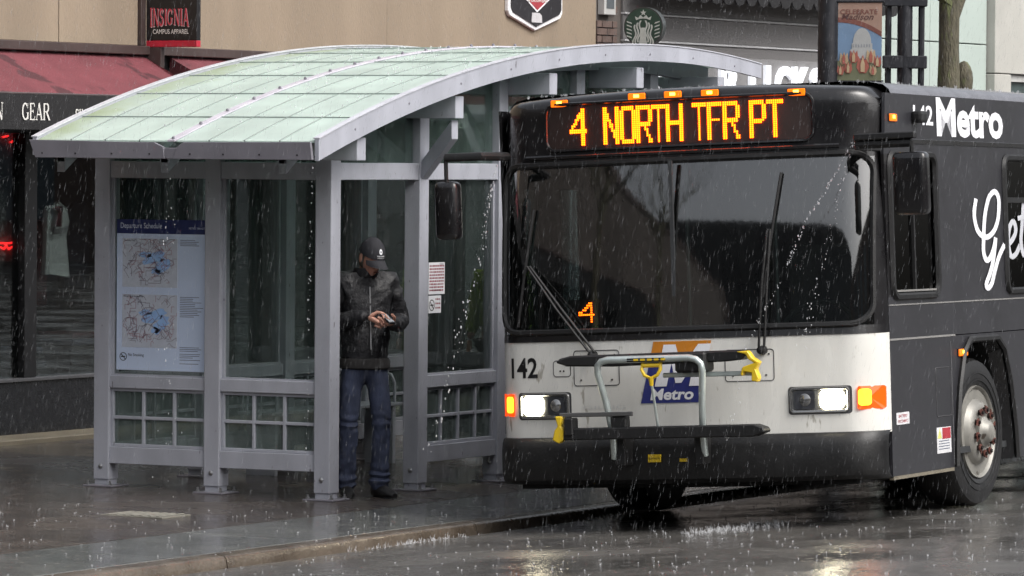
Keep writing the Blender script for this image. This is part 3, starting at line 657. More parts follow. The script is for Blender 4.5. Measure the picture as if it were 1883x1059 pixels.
q = MB(); q.prism([(0.06, -0.05, 0.36), (0.10, -0.05, 0.47), (0.05, -0.05, 0.52), (0.16, -0.05, 0.52), (0.15, -0.05, 0.36)], (0, 0, 0), (0, 0.01, 0)); q.build('collar_print', M('shirt_maroon', lin(90, 35, 45), 0.8), TS)
neon_m = glow('neon_red', lin(255, 40, 40), 3.0)
NS = empty('neon_sign', (3.50, 5.0, 1.45)); tag(NS, 'small red neon sign glowing in the window at the left edge', 'neon sign')
for k, (z0, pts) in enumerate(((0.88, [(0.05, 0, 0.09), (0.12, 0, 0.10)]), (0.88, [(0.16, 0, 0.05), (0.22, 0, 0.075), (0.29, 0, 0.085)]), (0.10, [(0.02, 0, 0.02), (0.07, 0, 0.0), (0.10, 0, 0.03), (0.14, 0, 0.0), (0.20, 0, 0.025), (0.24, 0, -0.005)]), (0.10, [(0.02, 0, 0.05), (0.10, 0, 0.045), (0.18, 0, 0.05), (0.25, 0, 0.03)]))):
    q = MB(); q.tube([(a, b, c+z0) for a, b, c in pts], 0.008, 8); q.build('neon_tube', neon_m, NS, smooth=True)
q = MB(); q.box(-0.1, 0.36, 0.03, 0.05, 0.0, 1.15); q.build('backing_panel', M('neon_backing', lin(128, 128, 124), 0.7), NS, bevel=0.005)
SGN = empty('red_octagon_sign', (11.6, 5.4, 2.10)); tag(SGN, 'small red octagonal sign in the shop window above the bus mirror', 'sign')
q = MB(); q.lathe([(0, .10), (0.01, .10)], (0, 0, 0), (0, -1, 0), 8); q.build('face', glow('red_sign_face', lin(210, 40, 45), 0.5), SGN)

# blade sign hung from the pilaster
BS = empty('blade_sign', (5.42, 4.86, 3.16)); BS.rotation_euler = (0, 0, -math.pi/2); BS.scale = (0.53, 1, 1); tag(BS, 'black hanging shop sign with red arched lettering over a red stripe', 'shop sign')
q = MB(); q.box(0, 0.90, -0.03, 0.03, 0.052, 1.2); q.build('board', M('sign_black', lin(26, 25, 28), 0.35), BS, bevel=0.004)
q = MB(); q.box(0, 0.90, -0.031, 0.031, 0.0, 0.051); q.build('red_stripe', M('sign_red', lin(178, 36, 56), 0.45), BS, bevel=0.003)
def arched(a, b, e=0.0):
    t = (a-0.38)/0.38; return (0.07+a, -0.033-e, 0.195+b*(1.0+0.25*abs(t))-0.02*(abs(t))-0.012)
for (off, mt, nm) in ((0.006, M('sign_outline', lin(220, 190, 192), 0.5), 'word_outline'), (0.0, M('sign_word_red', lin(196, 62, 78), 0.5), 'word')):
    q = MB(); x = 0; 
    put_serif(q, 'INSIGNIA', lambda a, b, e: arched(a*1.0+off, b-off, (0.0 if off else 0.004)+e), 0.12, 0.95, 0.03); q.build(nm, mt, BS)
q = MB(); put_text(q, 'CAMPUS APPAREL', lambda a, b: (0.12+a, -0.0335, 0.105+b), w=0.64, h=0.038, bold=0.01); q.build('small_word', letter_m, BS)
q = MB(); q.box(-0.06, 0.0, -0.025, 0.025, 0.70, 0.76); q.build('bracket', trim_m, BS); q = MB(); q.box(0.02, 0.26, -0.03, 0.03, -0.17, -0.002); q.build('hanger_post', trim_m, BS, bevel=0.004)

# hexagonal badge on the stucco
BD = empty('badge_sign', (12.13, 4.86, 3.47)); tag(BD, 'white-edged black hexagonal badge sign with red diamond on the stucco', 'shop sign')
def hexa(s): return [(0, 0, 0.0+0.03*(1-s)), (0.50*s, 0, 0.125+0.012*(1-s)), (0.54*s, 0, 0.17+0.01*(1-s)), (0.54*s, 0, 0.95), (-0.54*s, 0, 0.95), (-0.54*s, 0, 0.17+0.01*(1-s)), (-0.50*s, 0, 0.125+0.012*(1-s))]
q = MB(); q.prism(hexa(1.0), (0, 0, 0), (0, 0.04, 0)); q.build('white_border', M('badge_white', lin(230, 230, 232), 0.4), BD, bevel=0.006)
q = MB(); q.prism([(x, y, z+0.036) for x, y, z in hexa(0.92)], (0, -0.012, 0), (0, -0.001, 0)); q.build('black_field', M('badge_black', lin(38, 36, 40), 0.4), BD)
q = MB(); q.prism([(0, 0, 0.17), (0.38, 0, 0.36), (0, 0, 0.56), (-0.38, 0, 0.36)], (0, -0.016, 0), (0, -0.0125, 0)); q.build('diamond_border', M('badge_white', (1, 1, 1)), BD)
q = MB(); q.prism([(0, 0, 0.19), (0.34, 0, 0.36), (0, 0, 0.54), (-0.34, 0, 0.36)], (0, -0.019, 0), (0, -0.0165, 0)); q.build('diamond', M('badge_red', lin(160, 58, 66), 0.5), BD)
q = MB(); q.prism([(-0.36, 0, 0.325), (0.36, 0, 0.325), (0.38, 0, 0.36), (0.34, 0, 0.395), (-0.34, 0, 0.395), (-0.38, 0, 0.36)], (0, -0.022, 0), (0, -0.0195, 0)); q.build('white_band', M('badge_white', (1, 1, 1)), BD)
q = MB(); put_text(q, 'CLASSIC', lambda a, b: (-0.14+a, -0.0205, 0.425+b), w=0.28, h=0.04, bold=0.02); put_text(q, 'SPORTSWEAR', lambda a, b: (-0.19+a, -0.0205, 0.265+b), w=0.38, h=0.038, bold=0.02); q.build('words', letter_m, BD)
q = MB(); put_text(q, 'STATE STREET', lambda a, b: (-0.27+a, -0.0235, 0.34+b), w=0.54, h=0.038, bold=0.01); q.build('band_word', M('badge_red', (1, 1, 1)), BD)
q = MB(); q.prism([(-0.11, 0, 0.075), (0.10, 0, 0.075), (0.09, 0, 0.14), (0.05, 0, 0.165), (-0.10, 0, 0.165)], (0, -0.018, 0), (0, -0.0125, 0)); q.build('emblem', M('badge_grey', lin(190, 188, 190), 0.5), BD)
q = MB(); put_serif(q, 'INSIGNIA', lambda a, b, e: (-0.46+a, -0.0135-e, 0.50+b+0.12*(1-abs((a-0.46)/0.46))), 0.14, 0.93, 0.02); q.build('arched_word', M('badge_red', (1, 1, 1)), BD)

# ================================================================== coffee shop next door
siding_m = M('grey_metal_siding', lin(112, 110, 110), 0.55, 0.0, 0.10, 1.2, 0.0015, 40, stretch=(0.3, 1, 3))
brick_m = M('brown_brick', lin(96, 80, 74), 0.85, 0, 0.25, 9, 0.003, 50)
CF = empty('coffee_shop', (0, 4.9, 0)); tag(CF, 'grey sided coffee shop with white fascia letters beside the stucco wall', 'building')
def fpart(name, mat, x0, x1, y0, y1, z0, z1, bev=0.0):
    q = MB(); q.box(x0, x1, y0, y1, z0, z1); return q.build(name, mat, CF, bevel=bev)
fpart('wall', M('mortar', lin(92, 86, 82), 0.9), 13.45, 20.05, 0.03, 0.5, 0.0, 7.0)
# brick pier: bricks one by one where they show
q = MB(); q.box(-0.1, 0.1, -0.03, 0.03, -0.031, 0.031); b0 = q.build('brick', brick_m, CF, bevel=0.003)
q = MB(); q.box(-0.045, 0.045, -0.03, 0.03, -0.031, 0.031); h0 = q.build('brick', brick_m, CF, bevel=0.003)
fb = hb = True
for r in range(14):
    z = 3.14+r*0.072
    for u, half in (((13.555, 0), (13.770, 0)) if r % 2 else ((13.50, 1), (13.6625, 0), (13.825, 1))):
        if r > 6 and u < 13.80: continue
        if half: o = h0 if hb else inst(h0, CF); hb = False
        else: o = b0 if fb else inst(b0, CF); fb = False
        o.location = (u, 0.02, z)
q = MB(); q.box(13.52, 13.76, -0.05, 0.025, 3.66, 4.6); o = q.build('window_frame', M('pale_frame', lin(180, 180, 178), 0.5), CF, bevel=0.005); q = MB(); q.box(13.56, 13.72, -0.053, -0.051, 3.72, 4.56); q.build('window_glass', M('dark_pane', lin(90, 96, 100), 0.15), o)
zz = [2.0, 2.62, 3.43, 3.69, 4.3, 5.2, 7.0]
for a, b in zip(zz[:-1], zz[1:]): fpart('siding_board', siding_m, 14.02, 20.05, 0.0, 0.028, a+0.012, b-0.012, 0.004)
for z in (3.43, 3.69):
    fpart('drip_trim', M('pale_trim', lin(190, 190, 192), 0.4), 14.02, 20.05, -0.02, 0.029, z-0.009, z+0.010, 0.002)
fpart('fascia', M('fascia_grey', lin(128, 127, 128), 0.5), 14.02, 20.05, -0.05, 0.027, 2.70, 3.31, 0.004)
# scalloped black awning overhead
q = MB(); n = 22
for i in range(n):
    a = 14.0+i*0.27; q.prism([(a, 0, 4.4), (a, 0, 3.87+0.02), (a+0.06, 0, 3.825), (a+0.135, 0, 3.81), (a+0.21, 0, 3.825), (a+0.268, 0, 3.87+0.02), (a+0.268, 0, 4.4)], (0, -0.42, 0), (0, -0.40, 0))
q.build('awning_valance', valance_m, CF); fpart('awning_top', valance_m, 14.0, 19.9, -0.40, 0.0, 4.3, 4.42)
for ch, u0, w_ in (('S', 14.06, .36), ('T', 14.48, .36), ('A', 14.88, .42), ('R', 15.36, .36), ('B', 16.02, .42), ('U', 16.72, .48), ('C', 17.34, .38), ('K', 17.76, .40), ('S', 18.20, .36), ('H', 20.05-0.44, .36)):
    vs, fs = text_geo(ch, w_, 0.44, 0.03); q = MB()
    q.add([(u0+a, -0.053, 2.81+b) for a, b in vs], fs); q.add([(u0+a, -0.090, 2.81+b) for a, b in vs], fs)
    me_ = MATS.get('white_fascia_letter') or M('white_fascia_letter', lin(240, 242, 246), 0.4, var=0.03, emit=lin(240, 243, 250), estr=0.35)
    q.f = [f for f in q.f]; bm2 = bmesh.new()
    # close the sides of the channel letter
    ed_ = {}
    for f in fs:
        for i in range(len(f)):
            e = (f[i], f[(i+1) % len(f)]); ed_[tuple(sorted(e))] = ed_.get(tuple(sorted(e)), 0)+1
    n_ = len(vs)
    for (a, b), c in ed_.items():
        if c == 1: q.f.append((a, b, b+n_, a+n_)); q.mi.append(0)
    bm2.free(); q.build('fascia_letter', me_, CF)
# round sign: green field, pale ring and star-crowned wavy emblem
RS = empty('round_sign', (13.66, 4.50, 3.545)); RS.rotation_euler = (0, 0, -math.pi/2); RS.scale = (0.44, 0.6, 0.40); tag(RS, 'round green sign with white starred emblem on the grey siding', 'shop sign')
q = MB(); q.lathe([(-0.02, .470), (.10, .470)], (0, 0, 0), (0, 1, 0), 48); q.build('drum', M('sign_drum', lin(58, 62, 62), 0.4), RS, smooth=True)
q = MB(); q.lathe([(-0.024, .44), (-0.0205, .44)], (0, 0, 0), (0, 1, 0), 48); q.build('green_face', M('sign_green', lin(44, 70, 60), 0.45), RS)
ew = M('emblem_white', lin(188, 196, 192), 0.5)
def disc(pts, nm): 
    q = MB(); q.prism([(x, -0.0285, z) for x, z in pts], (0, 0, 0), (0, 0.004, 0)); return q.build(nm, ew, RS)
disc([(0.075*math.sin(i*math.pi/5)*(1 if i % 2 == 0 else 0.42), 0.335+0.075*math.cos(i*math.pi/5)*(1 if i % 2 == 0 else 0.42)) for i in range(10)], 'star')
disc([(-0.17, 0.16), (-0.20, 0.25), (-0.12, 0.21), (-0.07, 0.28), (0, 0.22), (0.07, 0.28), (0.12, 0.21), (0.20, 0.25), (0.17, 0.16), (0.09, 0.19), (0, 0.20), (-0.09, 0.19)], 'crown')
for s_ in (-1, 1):
    for k in range(3):
        q = MB(); x0 = 0.055+k*0.062; pts = []
        for i in range(15):
            t = i/14.0; z = 0.15-0.05*k-t*0.52; pts.append((s_*(x0+0.028*math.sin(t*9+k*0.4)+0.05*t), z))
        for p_, r_ in zip(pts[:-1], pts[1:]): q.flat([(p_[0]-0.019, -0.028, p_[1]), (p_[0]+0.019, -0.028, p_[1]), (r_[0]+0.019, -0.028, r_[1]), (r_[0]-0.019, -0.028, r_[1])])
        q.build('wavy_strand', ew, RS)
    for k in range(5):
        z = 0.10-k*0.085; disc([(s_*0.27, z-0.03), (s_*0.39, z+0.01), (s_*0.40, z+0.04), (s_*0.29, z+0.005)], 'fin')
disc([(-0.045, -0.02), (0.045, -0.02), (0.065, -0.2), (0.10, -0.42), (-0.10, -0.42), (-0.065, -0.2)], 'centre_field')

# ================================================================== pale panelled building further on
PB = empty('pale_building', (0, 4.9, 0)); tag(PB, 'pale panelled building front beyond the tree at the right edge', 'building')
pale = M('pale_panel', lin(168, 180, 174), 0.6, 0, 0.05, 1.0); pale2 = M('pale_limestone', lin(172, 171, 165), 0.7, 0, 0.08, 2, 0.002, 40)
zz = [0, 1.2, 2.4, 3.60, 4.8, 6.0, 7.2]
for a, b in zip(zz[:-1], zz[1:]):
    for x0, x1 in ((20.1, 21.5), (21.5, 23.12)):
        q = MB(); q.box(x0+0.006, x1-0.006, 0.0, 0.3, a+0.006, b-0.006); q.build('panel', pale, PB, bevel=0.006)
zz = [0, 1.5, 3.28, 4.6, 5.9, 7.2]
for a, b in zip(zz[:-1], zz[1:]):
    for x0, x1, y in ((23.13, 23.62, -0.10), (23.62, 24.6, -0.05)):
        if x0 > 23.6 and a < 2.9: 
            continue
        q = MB(); q.box(x0+0.005, x1-0.005, y, 0.3, a+0.005, b-0.005); q.build('panel', pale2, PB, bevel=0.008)
q = MB(); q.box(23.64, 24.6, 0.05, 0.1, 0.0, 3.275); o = q.build('window', M('pale_bldg_window', lin(72, 84, 84), 0.2), PB); q = MB(); q.box(23.63, 24.6, 0.0, 0.049, 3.2, 3.275); q.build('window_head', M('pale_frame', (1, 1, 1)), o)
q = MB(); q.box(24.6, 45, -0.05, 0.3, 0, 7.2); q.build('side_wing', pale2, PB)

# ================================================================== street furniture and tree on the pavement
iron_m = M('dark_painted_iron', lin(40, 41, 46), 0.45, 0.3, 0.2, 8, rvar=0.1)
LP = empty('lamp_post', (12.82, 2.2, zs(2.2))); tag(LP, 'dark thick lamp post carrying the tulip street banner', 'lamp post')
q = MB(); q.lathe([(0, .17), (.25, .17), (.32, .12), (.5, .098), (5.0, .09)], (0, 0, 0), (0, 0, 1), 16); q.build('column', iron_m, LP, smooth=True)
q = MB(); q.tube([(0, 0, 5.0), (0, -0.1, 5.5), (0, -0.6, 5.85), (0, -1.3, 5.9)], 0.05, 8); q.build('arm', iron_m, LP, smooth=True); q = MB(); q.lathe([(0, .05), (.06, .2), (.12, .22), (.16, .05)], (0, -1.4, 5.76), (0, 0, 1), 16); q.build('lamp_head', iron_m, LP, smooth=True)
BA = empty('street_banner', (12.82, 2.10, 3.0)); tag(BA, 'street banner with dome and tulips hanging from the dark lamp post', 'banner')
# banner plane spans away from the pole towards the road and a little along the street
bd = Vector((0.10, -0.40, 0)); bn = Vector((-0.97, -0.24, 0)); BW = 0.405
def BP(a, z, e=0.0): 
    p = bd.normalized()*a + bn*e; return (p.x, p.y, z)
def bpoly(nm, pts, mat, e): 
    q = MB(); q.prism([BP(a, z, e) for a, z in pts], (0, 0, 0), bn*(-0.0015)); return q.build(nm, mat, BA)
ban = [M('banner_tan', lin(158, 130, 116), 0.7), M('banner_blue', lin(112, 138, 168), 0.7), M('banner_white', lin(168, 170, 170), 0.7), M('banner_rust', lin(118, 74, 66), 0.7), M('banner_coral', lin(158, 92, 80), 0.7), M('banner_cream', lin(178, 156, 126), 0.7), M('banner_green', lin(104, 108, 84), 0.7)]
bpoly('cloth', [(0, 0.02), (BW, 0.02), (BW, 0.735), (0, 0.735)], ban[0], 0.0)
arc = [(BW*t, 0.56-0.13*t*t) for t in [i/8 for i in range(9)]]
bpoly('arc_stripe', [(a, z+0.035) for a, z in arc]+[(a, z-0.01) for a, z in reversed(arc)], ban[3], 0.004)
bpoly('sky_print', [(0, 0.12)]+[(BW, 0.12)]+[(a, z-0.008) for a, z in reversed(arc)], ban[1], 0.002)
cx = 0.225
bpoly('dome_print', [(cx-0.11, 0.22), (cx+0.11, 0.22), (cx+0.11, 0.30), (cx+0.095, 0.31), (cx+0.095, 0.36)]+[(cx+0.085*math.cos(a), 0.36+0.14*math.sin(a)) for a in [i*math.pi/10 for i in range(11)]]+[(cx-0.095, 0.36), (cx-0.095, 0.31), (cx-0.11, 0.30)], ban[2], 0.006)
for k in range(7):
    bpoly('colonnade_print', [(cx-0.084+k*0.025, 0.325), (cx-0.074+k*0.025, 0.325), (cx-0.074+k*0.025, 0.352), (cx-0.084+k*0.025, 0.352)], M('banner_grey', lin(140, 144, 150), 0.7), 0.008)
bpoly('leaves_print', [(0, 0.02), (BW, 0.02), (BW, 0.2), (0, 0.2)], ban[6], 0.010)
for k, (a, z, s_) in enumerate(((0.06, 0.20, 1.0), (0.15, 0.22, 1.0), (0.235, 0.14, 1.4), (0.31, 0.22, 1.1), (0.37, 0.18, 0.9), (0.10, 0.12, 0.9), (0.33, 0.10, 0.8), (0.03, 0.10, 0.8))):
    w_ = 0.042*s_; h_ = 0.075*s_
    bpoly('tulip_print', [(a-w_*0.5, z-h_*0.5), (a+w_*0.5, z-h_*0.5), (a+w_, z), (a+w_*0.75, z+h_), (a+w_*0.3, z+h_*0.6), (a, z+h_*1.1), (a-w_*0.3, z+h_*0.6), (a-w_*0.75, z+h_), (a-w_, z)], ban[4] if k % 3 else ban[5], 0.012+0.0008*k)
    bpoly('petal_print', [(a-w_*0.3, z-h_*0.4), (a+w_*0.3, z-h_*0.4), (a+w_*0.35, z+h_*0.3), (a, z+h_*0.9), (a-w_*0.35, z+h_*0.3)], ban[5] if k % 3 else ban[4], 0.020+0.0008*k)
q = MB(); put_text(q, 'CELEBRATE', lambda a, b: BP(0.02+a, 0.625+b, 0.004), w=0.345, h=0.045, bold=0.01); q.build('banner_word', ban[3], BA)
q = MB(); put_text(q, 'Madison', lambda a, b: BP(0.03+a, 0.575+b, 0.005), w=0.30, h=0.055, shear=0.3, bold=0.01); q.build('banner_word', M('banner_ink', lin(90, 62, 60), 0.7), BA)
q = MB(); q.tube([BP(-0.12, 0.742), BP(BW+0.02, 0.742)], 0.012, 8); q.build('banner_arm', iron_m, BA); q = MB(); q.tube([BP(-0.12, 0.012), BP(BW+0.02, 0.012)], 0.012, 8); q.build('banner_arm', iron_m, BA)

KP = empty('clustered_post', (14.12, 2.0, zs(2))); tag(KP, 'dark clustered iron post with two thin outer bars and cross bands', 'post')
q = MB(); q.lathe([(0, .12), (.4, .12), (.45, .075), (5.0, .07)], (0, 0, 0), (0, 0, 1), 12); q.build('column', iron_m, KP, smooth=True)
ro = rf(1, 0)
for s_ in (-1, 1):
    p = ro*0.155*s_; q = MB(); q.tube([(p.x, p.y, 0.0), (p.x, p.y, 5.0)], 0.032, 8); q.build('outer_bar', iron_m, KP, smooth=True)
for z0, z1 in ((3.12, 3.24), (3.70, 3.82), (2.3, 2.4)):
    q = MB(); c0 = ro*0.205; cf = rf(0, 1)*0.07
    q.prism([(-c0-cf), (c0-cf), (c0+cf), (-c0+cf)], (0, 0, z0), (0, 0, z1)); q.build('cross_band', iron_m, KP, bevel=0.008)

bark_m = M('mossy_bark', lin(84, 80, 66), 0.9, 0, 0.35, 14, 0.02, 30, stretch=(2, 2, 0.5), spots=lin(98, 104, 70), spot_scale=6, spot_lo=0.55)
def tree(loc, label, h=5.0, r0=0.14, seed=1, limbs=10, knot=False, grp=None):
    rr = random.Random(seed); T = empty('bare_tree', loc); tag(T, label, 'tree', grp)
    pth = []; rs = []
    for i in range(13):
        t = i/12; pth.append((0.05*math.sin(t*5+seed), 0.05*math.cos(t*4+seed), h*t)); rs.append(r0*(1.25 if i == 0 else 1.0-0.35*t)*(1+0.06*math.sin(i*2.1)))
    q = MB(); q.tube(pth, rs, 12)
    if knot: q.ball((0.115, -0.07, 3.03), (0.09, 0.09, 0.19), 10, 8)
    q.build('trunk', bark_m, T, smooth=True)
    q = MB()
    def grow(p, d, ln, r, dep):
        pts = [p]; rs = [r]
        for k in range(4):
            d = (d+Vector((rr.uniform(-.25, .25), rr.uniform(-.25, .25), rr.uniform(-.05, .2)))).normalized(); p = p+d*ln/4; pts.append(p); rs.append(r*(1-0.16*(k+1)))
        q.tube(pts, rs, 5)
        if dep > 0:
            for k in range(3):
                i = rr.randint(1, 4); nd = (d+Vector((rr.uniform(-1, 1), rr.uniform(-1, 1), rr.uniform(-.1, .7)))).normalized(); grow(pts[i], nd, ln*rr.uniform(.55, .75), rs[i]*0.6, dep-1)
    for k in range(limbs):
        a = k*2.4; z = h*(0.72+0.27*k/limbs); grow(Vector((0, 0, z)), Vector((math.cos(a), math.sin(a), 0.8)).normalized(), h*0.42, r0*0.42, 3)
    q.build('crown', bark_m, T)
    return T
tree((15.27, 2.0, zs(2)), 'mossy tree trunk with a burr in front of the pale building', 5.0, 0.135, 3, 9, True)
tree((-9.0, 2.4, zs(2.4)), 'bare street tree on the pavement nearest the left of the shelter', 5.5, 0.12, 5, 9)
tree((-15.5, 2.4, zs(2.4)), 'bare street tree on the pavement farthest left of the shelter', 6.0, 0.13, 8, 9)

# buildings across the road (behind the camera, seen only in reflections)
OP = empty('brick_row', (0, -26, 0)); tag(OP, 'brick shop row across the road with dark windows', 'building')
q = MB(); q.box(-70, 60, -1, 0, -0.5, 7.0); q.build('wall', M('far_brick', lin(78, 62, 56), 0.85, 0, 0.2, 0.8), OP)
for k in range(24):
    for z in (1.0, 4.4):
        q = MB(); q.box(-66+k*5.2, -63.4+k*5.2, 0.001, 0.06, z, z+1.7); q.build('window', M('far_window', lin(70, 78, 84), 0.15), OP)

FB = empty('reflection_block', (-115, 0, 0)); tag(FB, 'unseen dark block added behind the camera to darken the windscreen reflection', 'building')  # unseen block, added and sized to keep the lower windscreen reflection dark
q = MB(); q.box(-8, 0, -90, 90, -0.5, 29); q.build('wall', M('reflection_block_wall', lin(40, 41, 44), 0.8, 0, 0.2, 0.3), FB)
for k in range(6):
    for z in (3, 6.5, 10):
        q = MB(); q.box(0.001, 0.08, -22.5+k*4.3, -20+k*4.3, z, z+2.0); q.build('window', M('far_window', lin(70, 78, 84), 0.15), FB)
# ================================================================== the city bus
dl = math.radians(5.0); LAM = 0.048
wv = Vector((math.cos(dl), math.sin(dl), -0.007)).normalized()
lv = Vector((math.sin(dl)*math.cos(LAM), -math.cos(dl)*math.cos(LAM), math.sin(LAM)))
nv_ = lv.cross(wv).normalized(); lv = wv.cross(nv_).normalized()
BUS = empty('city_bus'); bm_ = Matrix.Identity(4)
for i, a in enumerate((lv, wv, nv_)):
    for k in range(3): bm_[k][i] = a[k]
bm_.translation = Vector((-0.746, -3.01, -0.002)) - lv*0.05
BUS.matrix_world = bm_
tag(BUS, 'black and white city bus with lit orange destination sign pulling past the shelter', 'bus')
HW = 1.29
def interp(z, tab):
    if z <= tab[0][0]: return tab[0][1]
    for (a, p), (b, q_) in zip(tab[:-1], tab[1:]):
        if z <= b: return p+(q_-p)*(z-a)/(b-a)
    return tab[-1][1]
def fy(x, z):
    y0 = interp(z, [(0.575, 0.0), (1.18, 0.012), (1.25, 0.022), (1.46, 0.030), (1.67, 0.044), (1.88, 0.064), (2.10, 0.093), (2.32, 0.130), (2.66, 0.135)])
    r = interp(z, [(0.6, 0.19), (2.6, 0.25)]); c = max(0.0, abs(x)-(HW-r))
    return y0 + 0.17*(x/HW)**2 + (r-math.sqrt(max(0.0, r*r-c*c)))
XS = [-HW*math.sin(math.pi/2*t/24.0) for t in range(24, -1, -1)] + [HW*math.sin(math.pi/2*t/24.0) for t in range(1, 25)]
def strip(name, zs_, mat, off=0.0, x0=-HW, x1=HW, par=None, zfun=None):
    """skin of the curved front between two heights; off = how far it stands proud (per height when a list)"""
    offs = off if isinstance(off, list) else [off]*len(zs_)
    xs = sorted(set([x for x in XS if x0 < x < x1] + [x0, x1])); q = MB(); n = len(xs)
    vs = [(x*(1.0 if not zfun else 1.0), fy(x, z)-o, z) for z, o in zip(zs_, offs) for x in xs]
    fs = [(i*n+j, i*n+j+1, (i+1)*n+j+1, (i+1)*n+j) for i in range(len(zs_)-1) for j in range(n-1)]
    q.add(vs, fs); return q.build(name, mat, par or BUS, smooth=True)
def FP(x, z, e=0.0): return (x, fy(x, z)-e, z)
def lerp(a, b, n): return [a+(b-a)*i/n for i in range(n+1)]
def rrect(x0, x1, z0, z1, r, n=5):
    o = []
    for (cx, cz, a0) in ((x1-r, z0+r, -90), (x1-r, z1-r, 0), (x0+r, z1-r, 90), (x0+r, z0+r, 180)):
        for i in range(n+1):
            a = math.radians(a0+90*i/n); o.append((cx+r*math.cos(a), cz+r*math.sin(a)))
    return o
def dens(pts, step=0.05):
    o = []
    for a, b in zip(pts, pts[1:]+pts[:1]):
        d = math.hypot(b[0]-a[0], b[1]-a[1]); k = max(1, int(d/step))
        o += [(a[0]+(b[0]-a[0])*i/k, a[1]+(b[1]-a[1])*i/k) for i in range(k)]
    return o
def gasket(name, pts, mapf, r, mat, par):
    p = dens(pts); q = MB(); P = [mapf(a, b) for a, b in p]; q.tube(P+[P[0], P[1]], r, 6, cap=False); return q.build(name, mat, par, smooth=True)
def fpanel(name, pts, mat, e, par=None, thick=0.004):
    """polygon laid on the curved front"""
    p = dens(pts, 0.08); q = MB(); n = len(p)
    A = [FP(a, b, e) for a, b in p]; B = [FP(a, b, e-thick) for a, b in p]
    cx = sum(a for a, b in p)/n; cz = sum(b for a, b in p)/n
    vs = A+B+[FP(cx, cz, e)]; fs = [(i, (i+1) % n, 2*n) for i in range(n)] + [(i, (i+1) % n, n+(i+1) % n, n+i) for i in range(n)]
    q.add(vs, fs); return q.build(name, mat, par or BUS)
# --- front skin
front = strip('front_panel', lerp(0.565, 1.185, 6), white_m)
strip('bumper', [0.275, 0.285, 0.31, 0.36, 0.43, 0.50, 0.545, 0.572, 0.578], bumper_m, [-0.10, 0.02, 0.06, 0.075, 0.078, 0.072, 0.06, 0.035, -0.01])
strip('lower_windscreen_band', lerp(1.18, 1.232, 2), black_m, 0.006)
for s_ in (-1, 1): strip('corner_pillar', lerp(1.225, 2.335, 8), black_m, 0.004, *((1.238, HW) if s_ > 0 else (-HW, -1.238)))
strip('windscreen_header', lerp(2.275, 2.40, 3), black_m, 0.004)
# front cap with rounded brow
q = MB(); rows = [(2.385, 0.0), (2.50, 0.0), (2.60, 0.0), (2.665, 0.0), (2.700, 0.008), (2.725, 0.03), (2.742, 0.075), (2.752, 0.15), (2.758, 0.30), (2.76, 0.5)]
n = len(XS)
for z, back in rows:
    for x in XS:
        drop = 0.055*(x/HW)**2 + 0.075*max(0.0, (abs(x)/HW-0.9)/0.1)**2*min(1.0, max(0, (z-2.6)/0.12))
        q.v.append((x*(1-0.02*min(1, back/0.1)*(abs(x)/HW)**6), fy(x, min(z, 2.66))+back*(1-0.6*(abs(x)/HW)**4), z-(drop if z > 2.6 else 0)))
for i in range(len(rows)-1):
    for j in range(n-1): q.f.append((i*n+j, i*n+j+1, (i+1)*n+j+1, (i+1)*n+j)); q.mi.append(0)
q.build('brow_cap', black_m, BUS, smooth=True)
# --- windscreen
ws = strip('windscreen', lerp(1.222, 2.285, 8), wsglass, 0.0, -1.242, 1.242)
gasket('gasket', rrect(-1.236, 1.236, 1.240, 2.30, 0.12), lambda a, b: FP(a, b, 0.012), 0.020, rubber_m, ws)
gasket('brow_ridge', [(-1.05, 2.345), (1.05, 2.345), (1.05, 2.346), (-1.05, 2.346)], lambda a, b: FP(a, b, 0.012), 0.014, black_m, BUS)
q = MB(); q.box(-0.012, 0.012, 0.03, 0.05, 1.27, 2.29); o = q.build('windscreen_divider', inside_m, ws)
# panel joints and flaps on the white front
def joint(pts, nm='panel_joint'): return gasket(nm, pts, lambda a, b: FP(a, b, 0.0005), 0.0028, M('joint_dark', lin(60, 60, 62), 0.6), front)
for (a, b, c, d) in ((-0.70, -0.38, 0.90, 1.12), (-0.85, -0.725, 0.96, 1.06), (0.33, 0.64, 0.905, 1.10)):
    joint(rrect(a, b, c, d, 0.02)); 
    for (x, z) in ((a+0.05, c+0.035), (b-0.05, c+0.035), (b-0.03, d-0.03)):
        q = MB(); p = FP(x, z, 0.0); q.lathe([(0, .007), (.004, .006)], p, (0, -1, 0), 8); q.build('flap_screw', chrome_m, front)
# --- destination sign
sg = strip('destination_sign', lerp(2.392, 2.672, 4), M('sign_glass_black', lin(44, 30, 27), 0.5, 0, 0.2, 6), 0.006, -0.885, 0.885)
gasket('sign_rim', rrect(-0.895, 0.895, 2.385, 2.678, 0.065), lambda a, b: FP(a, b, 0.010), 0.011, black_m, sg)
LED = {'4': [(0.85, 0, 0.85, 1), (0.85, 1, 0.0, 0.42), (0.0, 0.38, 1.0, 0.38)], 'N': [(0, 0, 0, 1), (1, 0, 1, 1), (0, 1, 1, 0)], 'O': [(0, .12, 0, .88), (1, .12, 1, .88), (.12, 0, .88, 0), (.12, 1, .88, 1)],
       'R': [(0, 0, 0, 1), (0, 1, .85, 1), (0, .5, .85, .5), (1, .6, 1, .9), (.5, .5, 1, 0)], 'T': [(.5, 0, .5, 1), (0, 1, 1, 1)], 'H': [(0, 0, 0, 1), (1, 0, 1, 1), (0, .5, 1, .5)], 'F': [(0, 0, 0, 1), (0, 1, 1, 1), (0, .52, .9, .52)],
       'P': [(0, 0, 0, 1), (0, 1, .85, 1), (0, .45, .85, .45), (1, .55, 1, .9)]}
led_m = glow('led_orange', lin(255, 90, 6), 8.0); ledhot_m = glow('led_yellow', lin(255, 122, 20), 1.7)
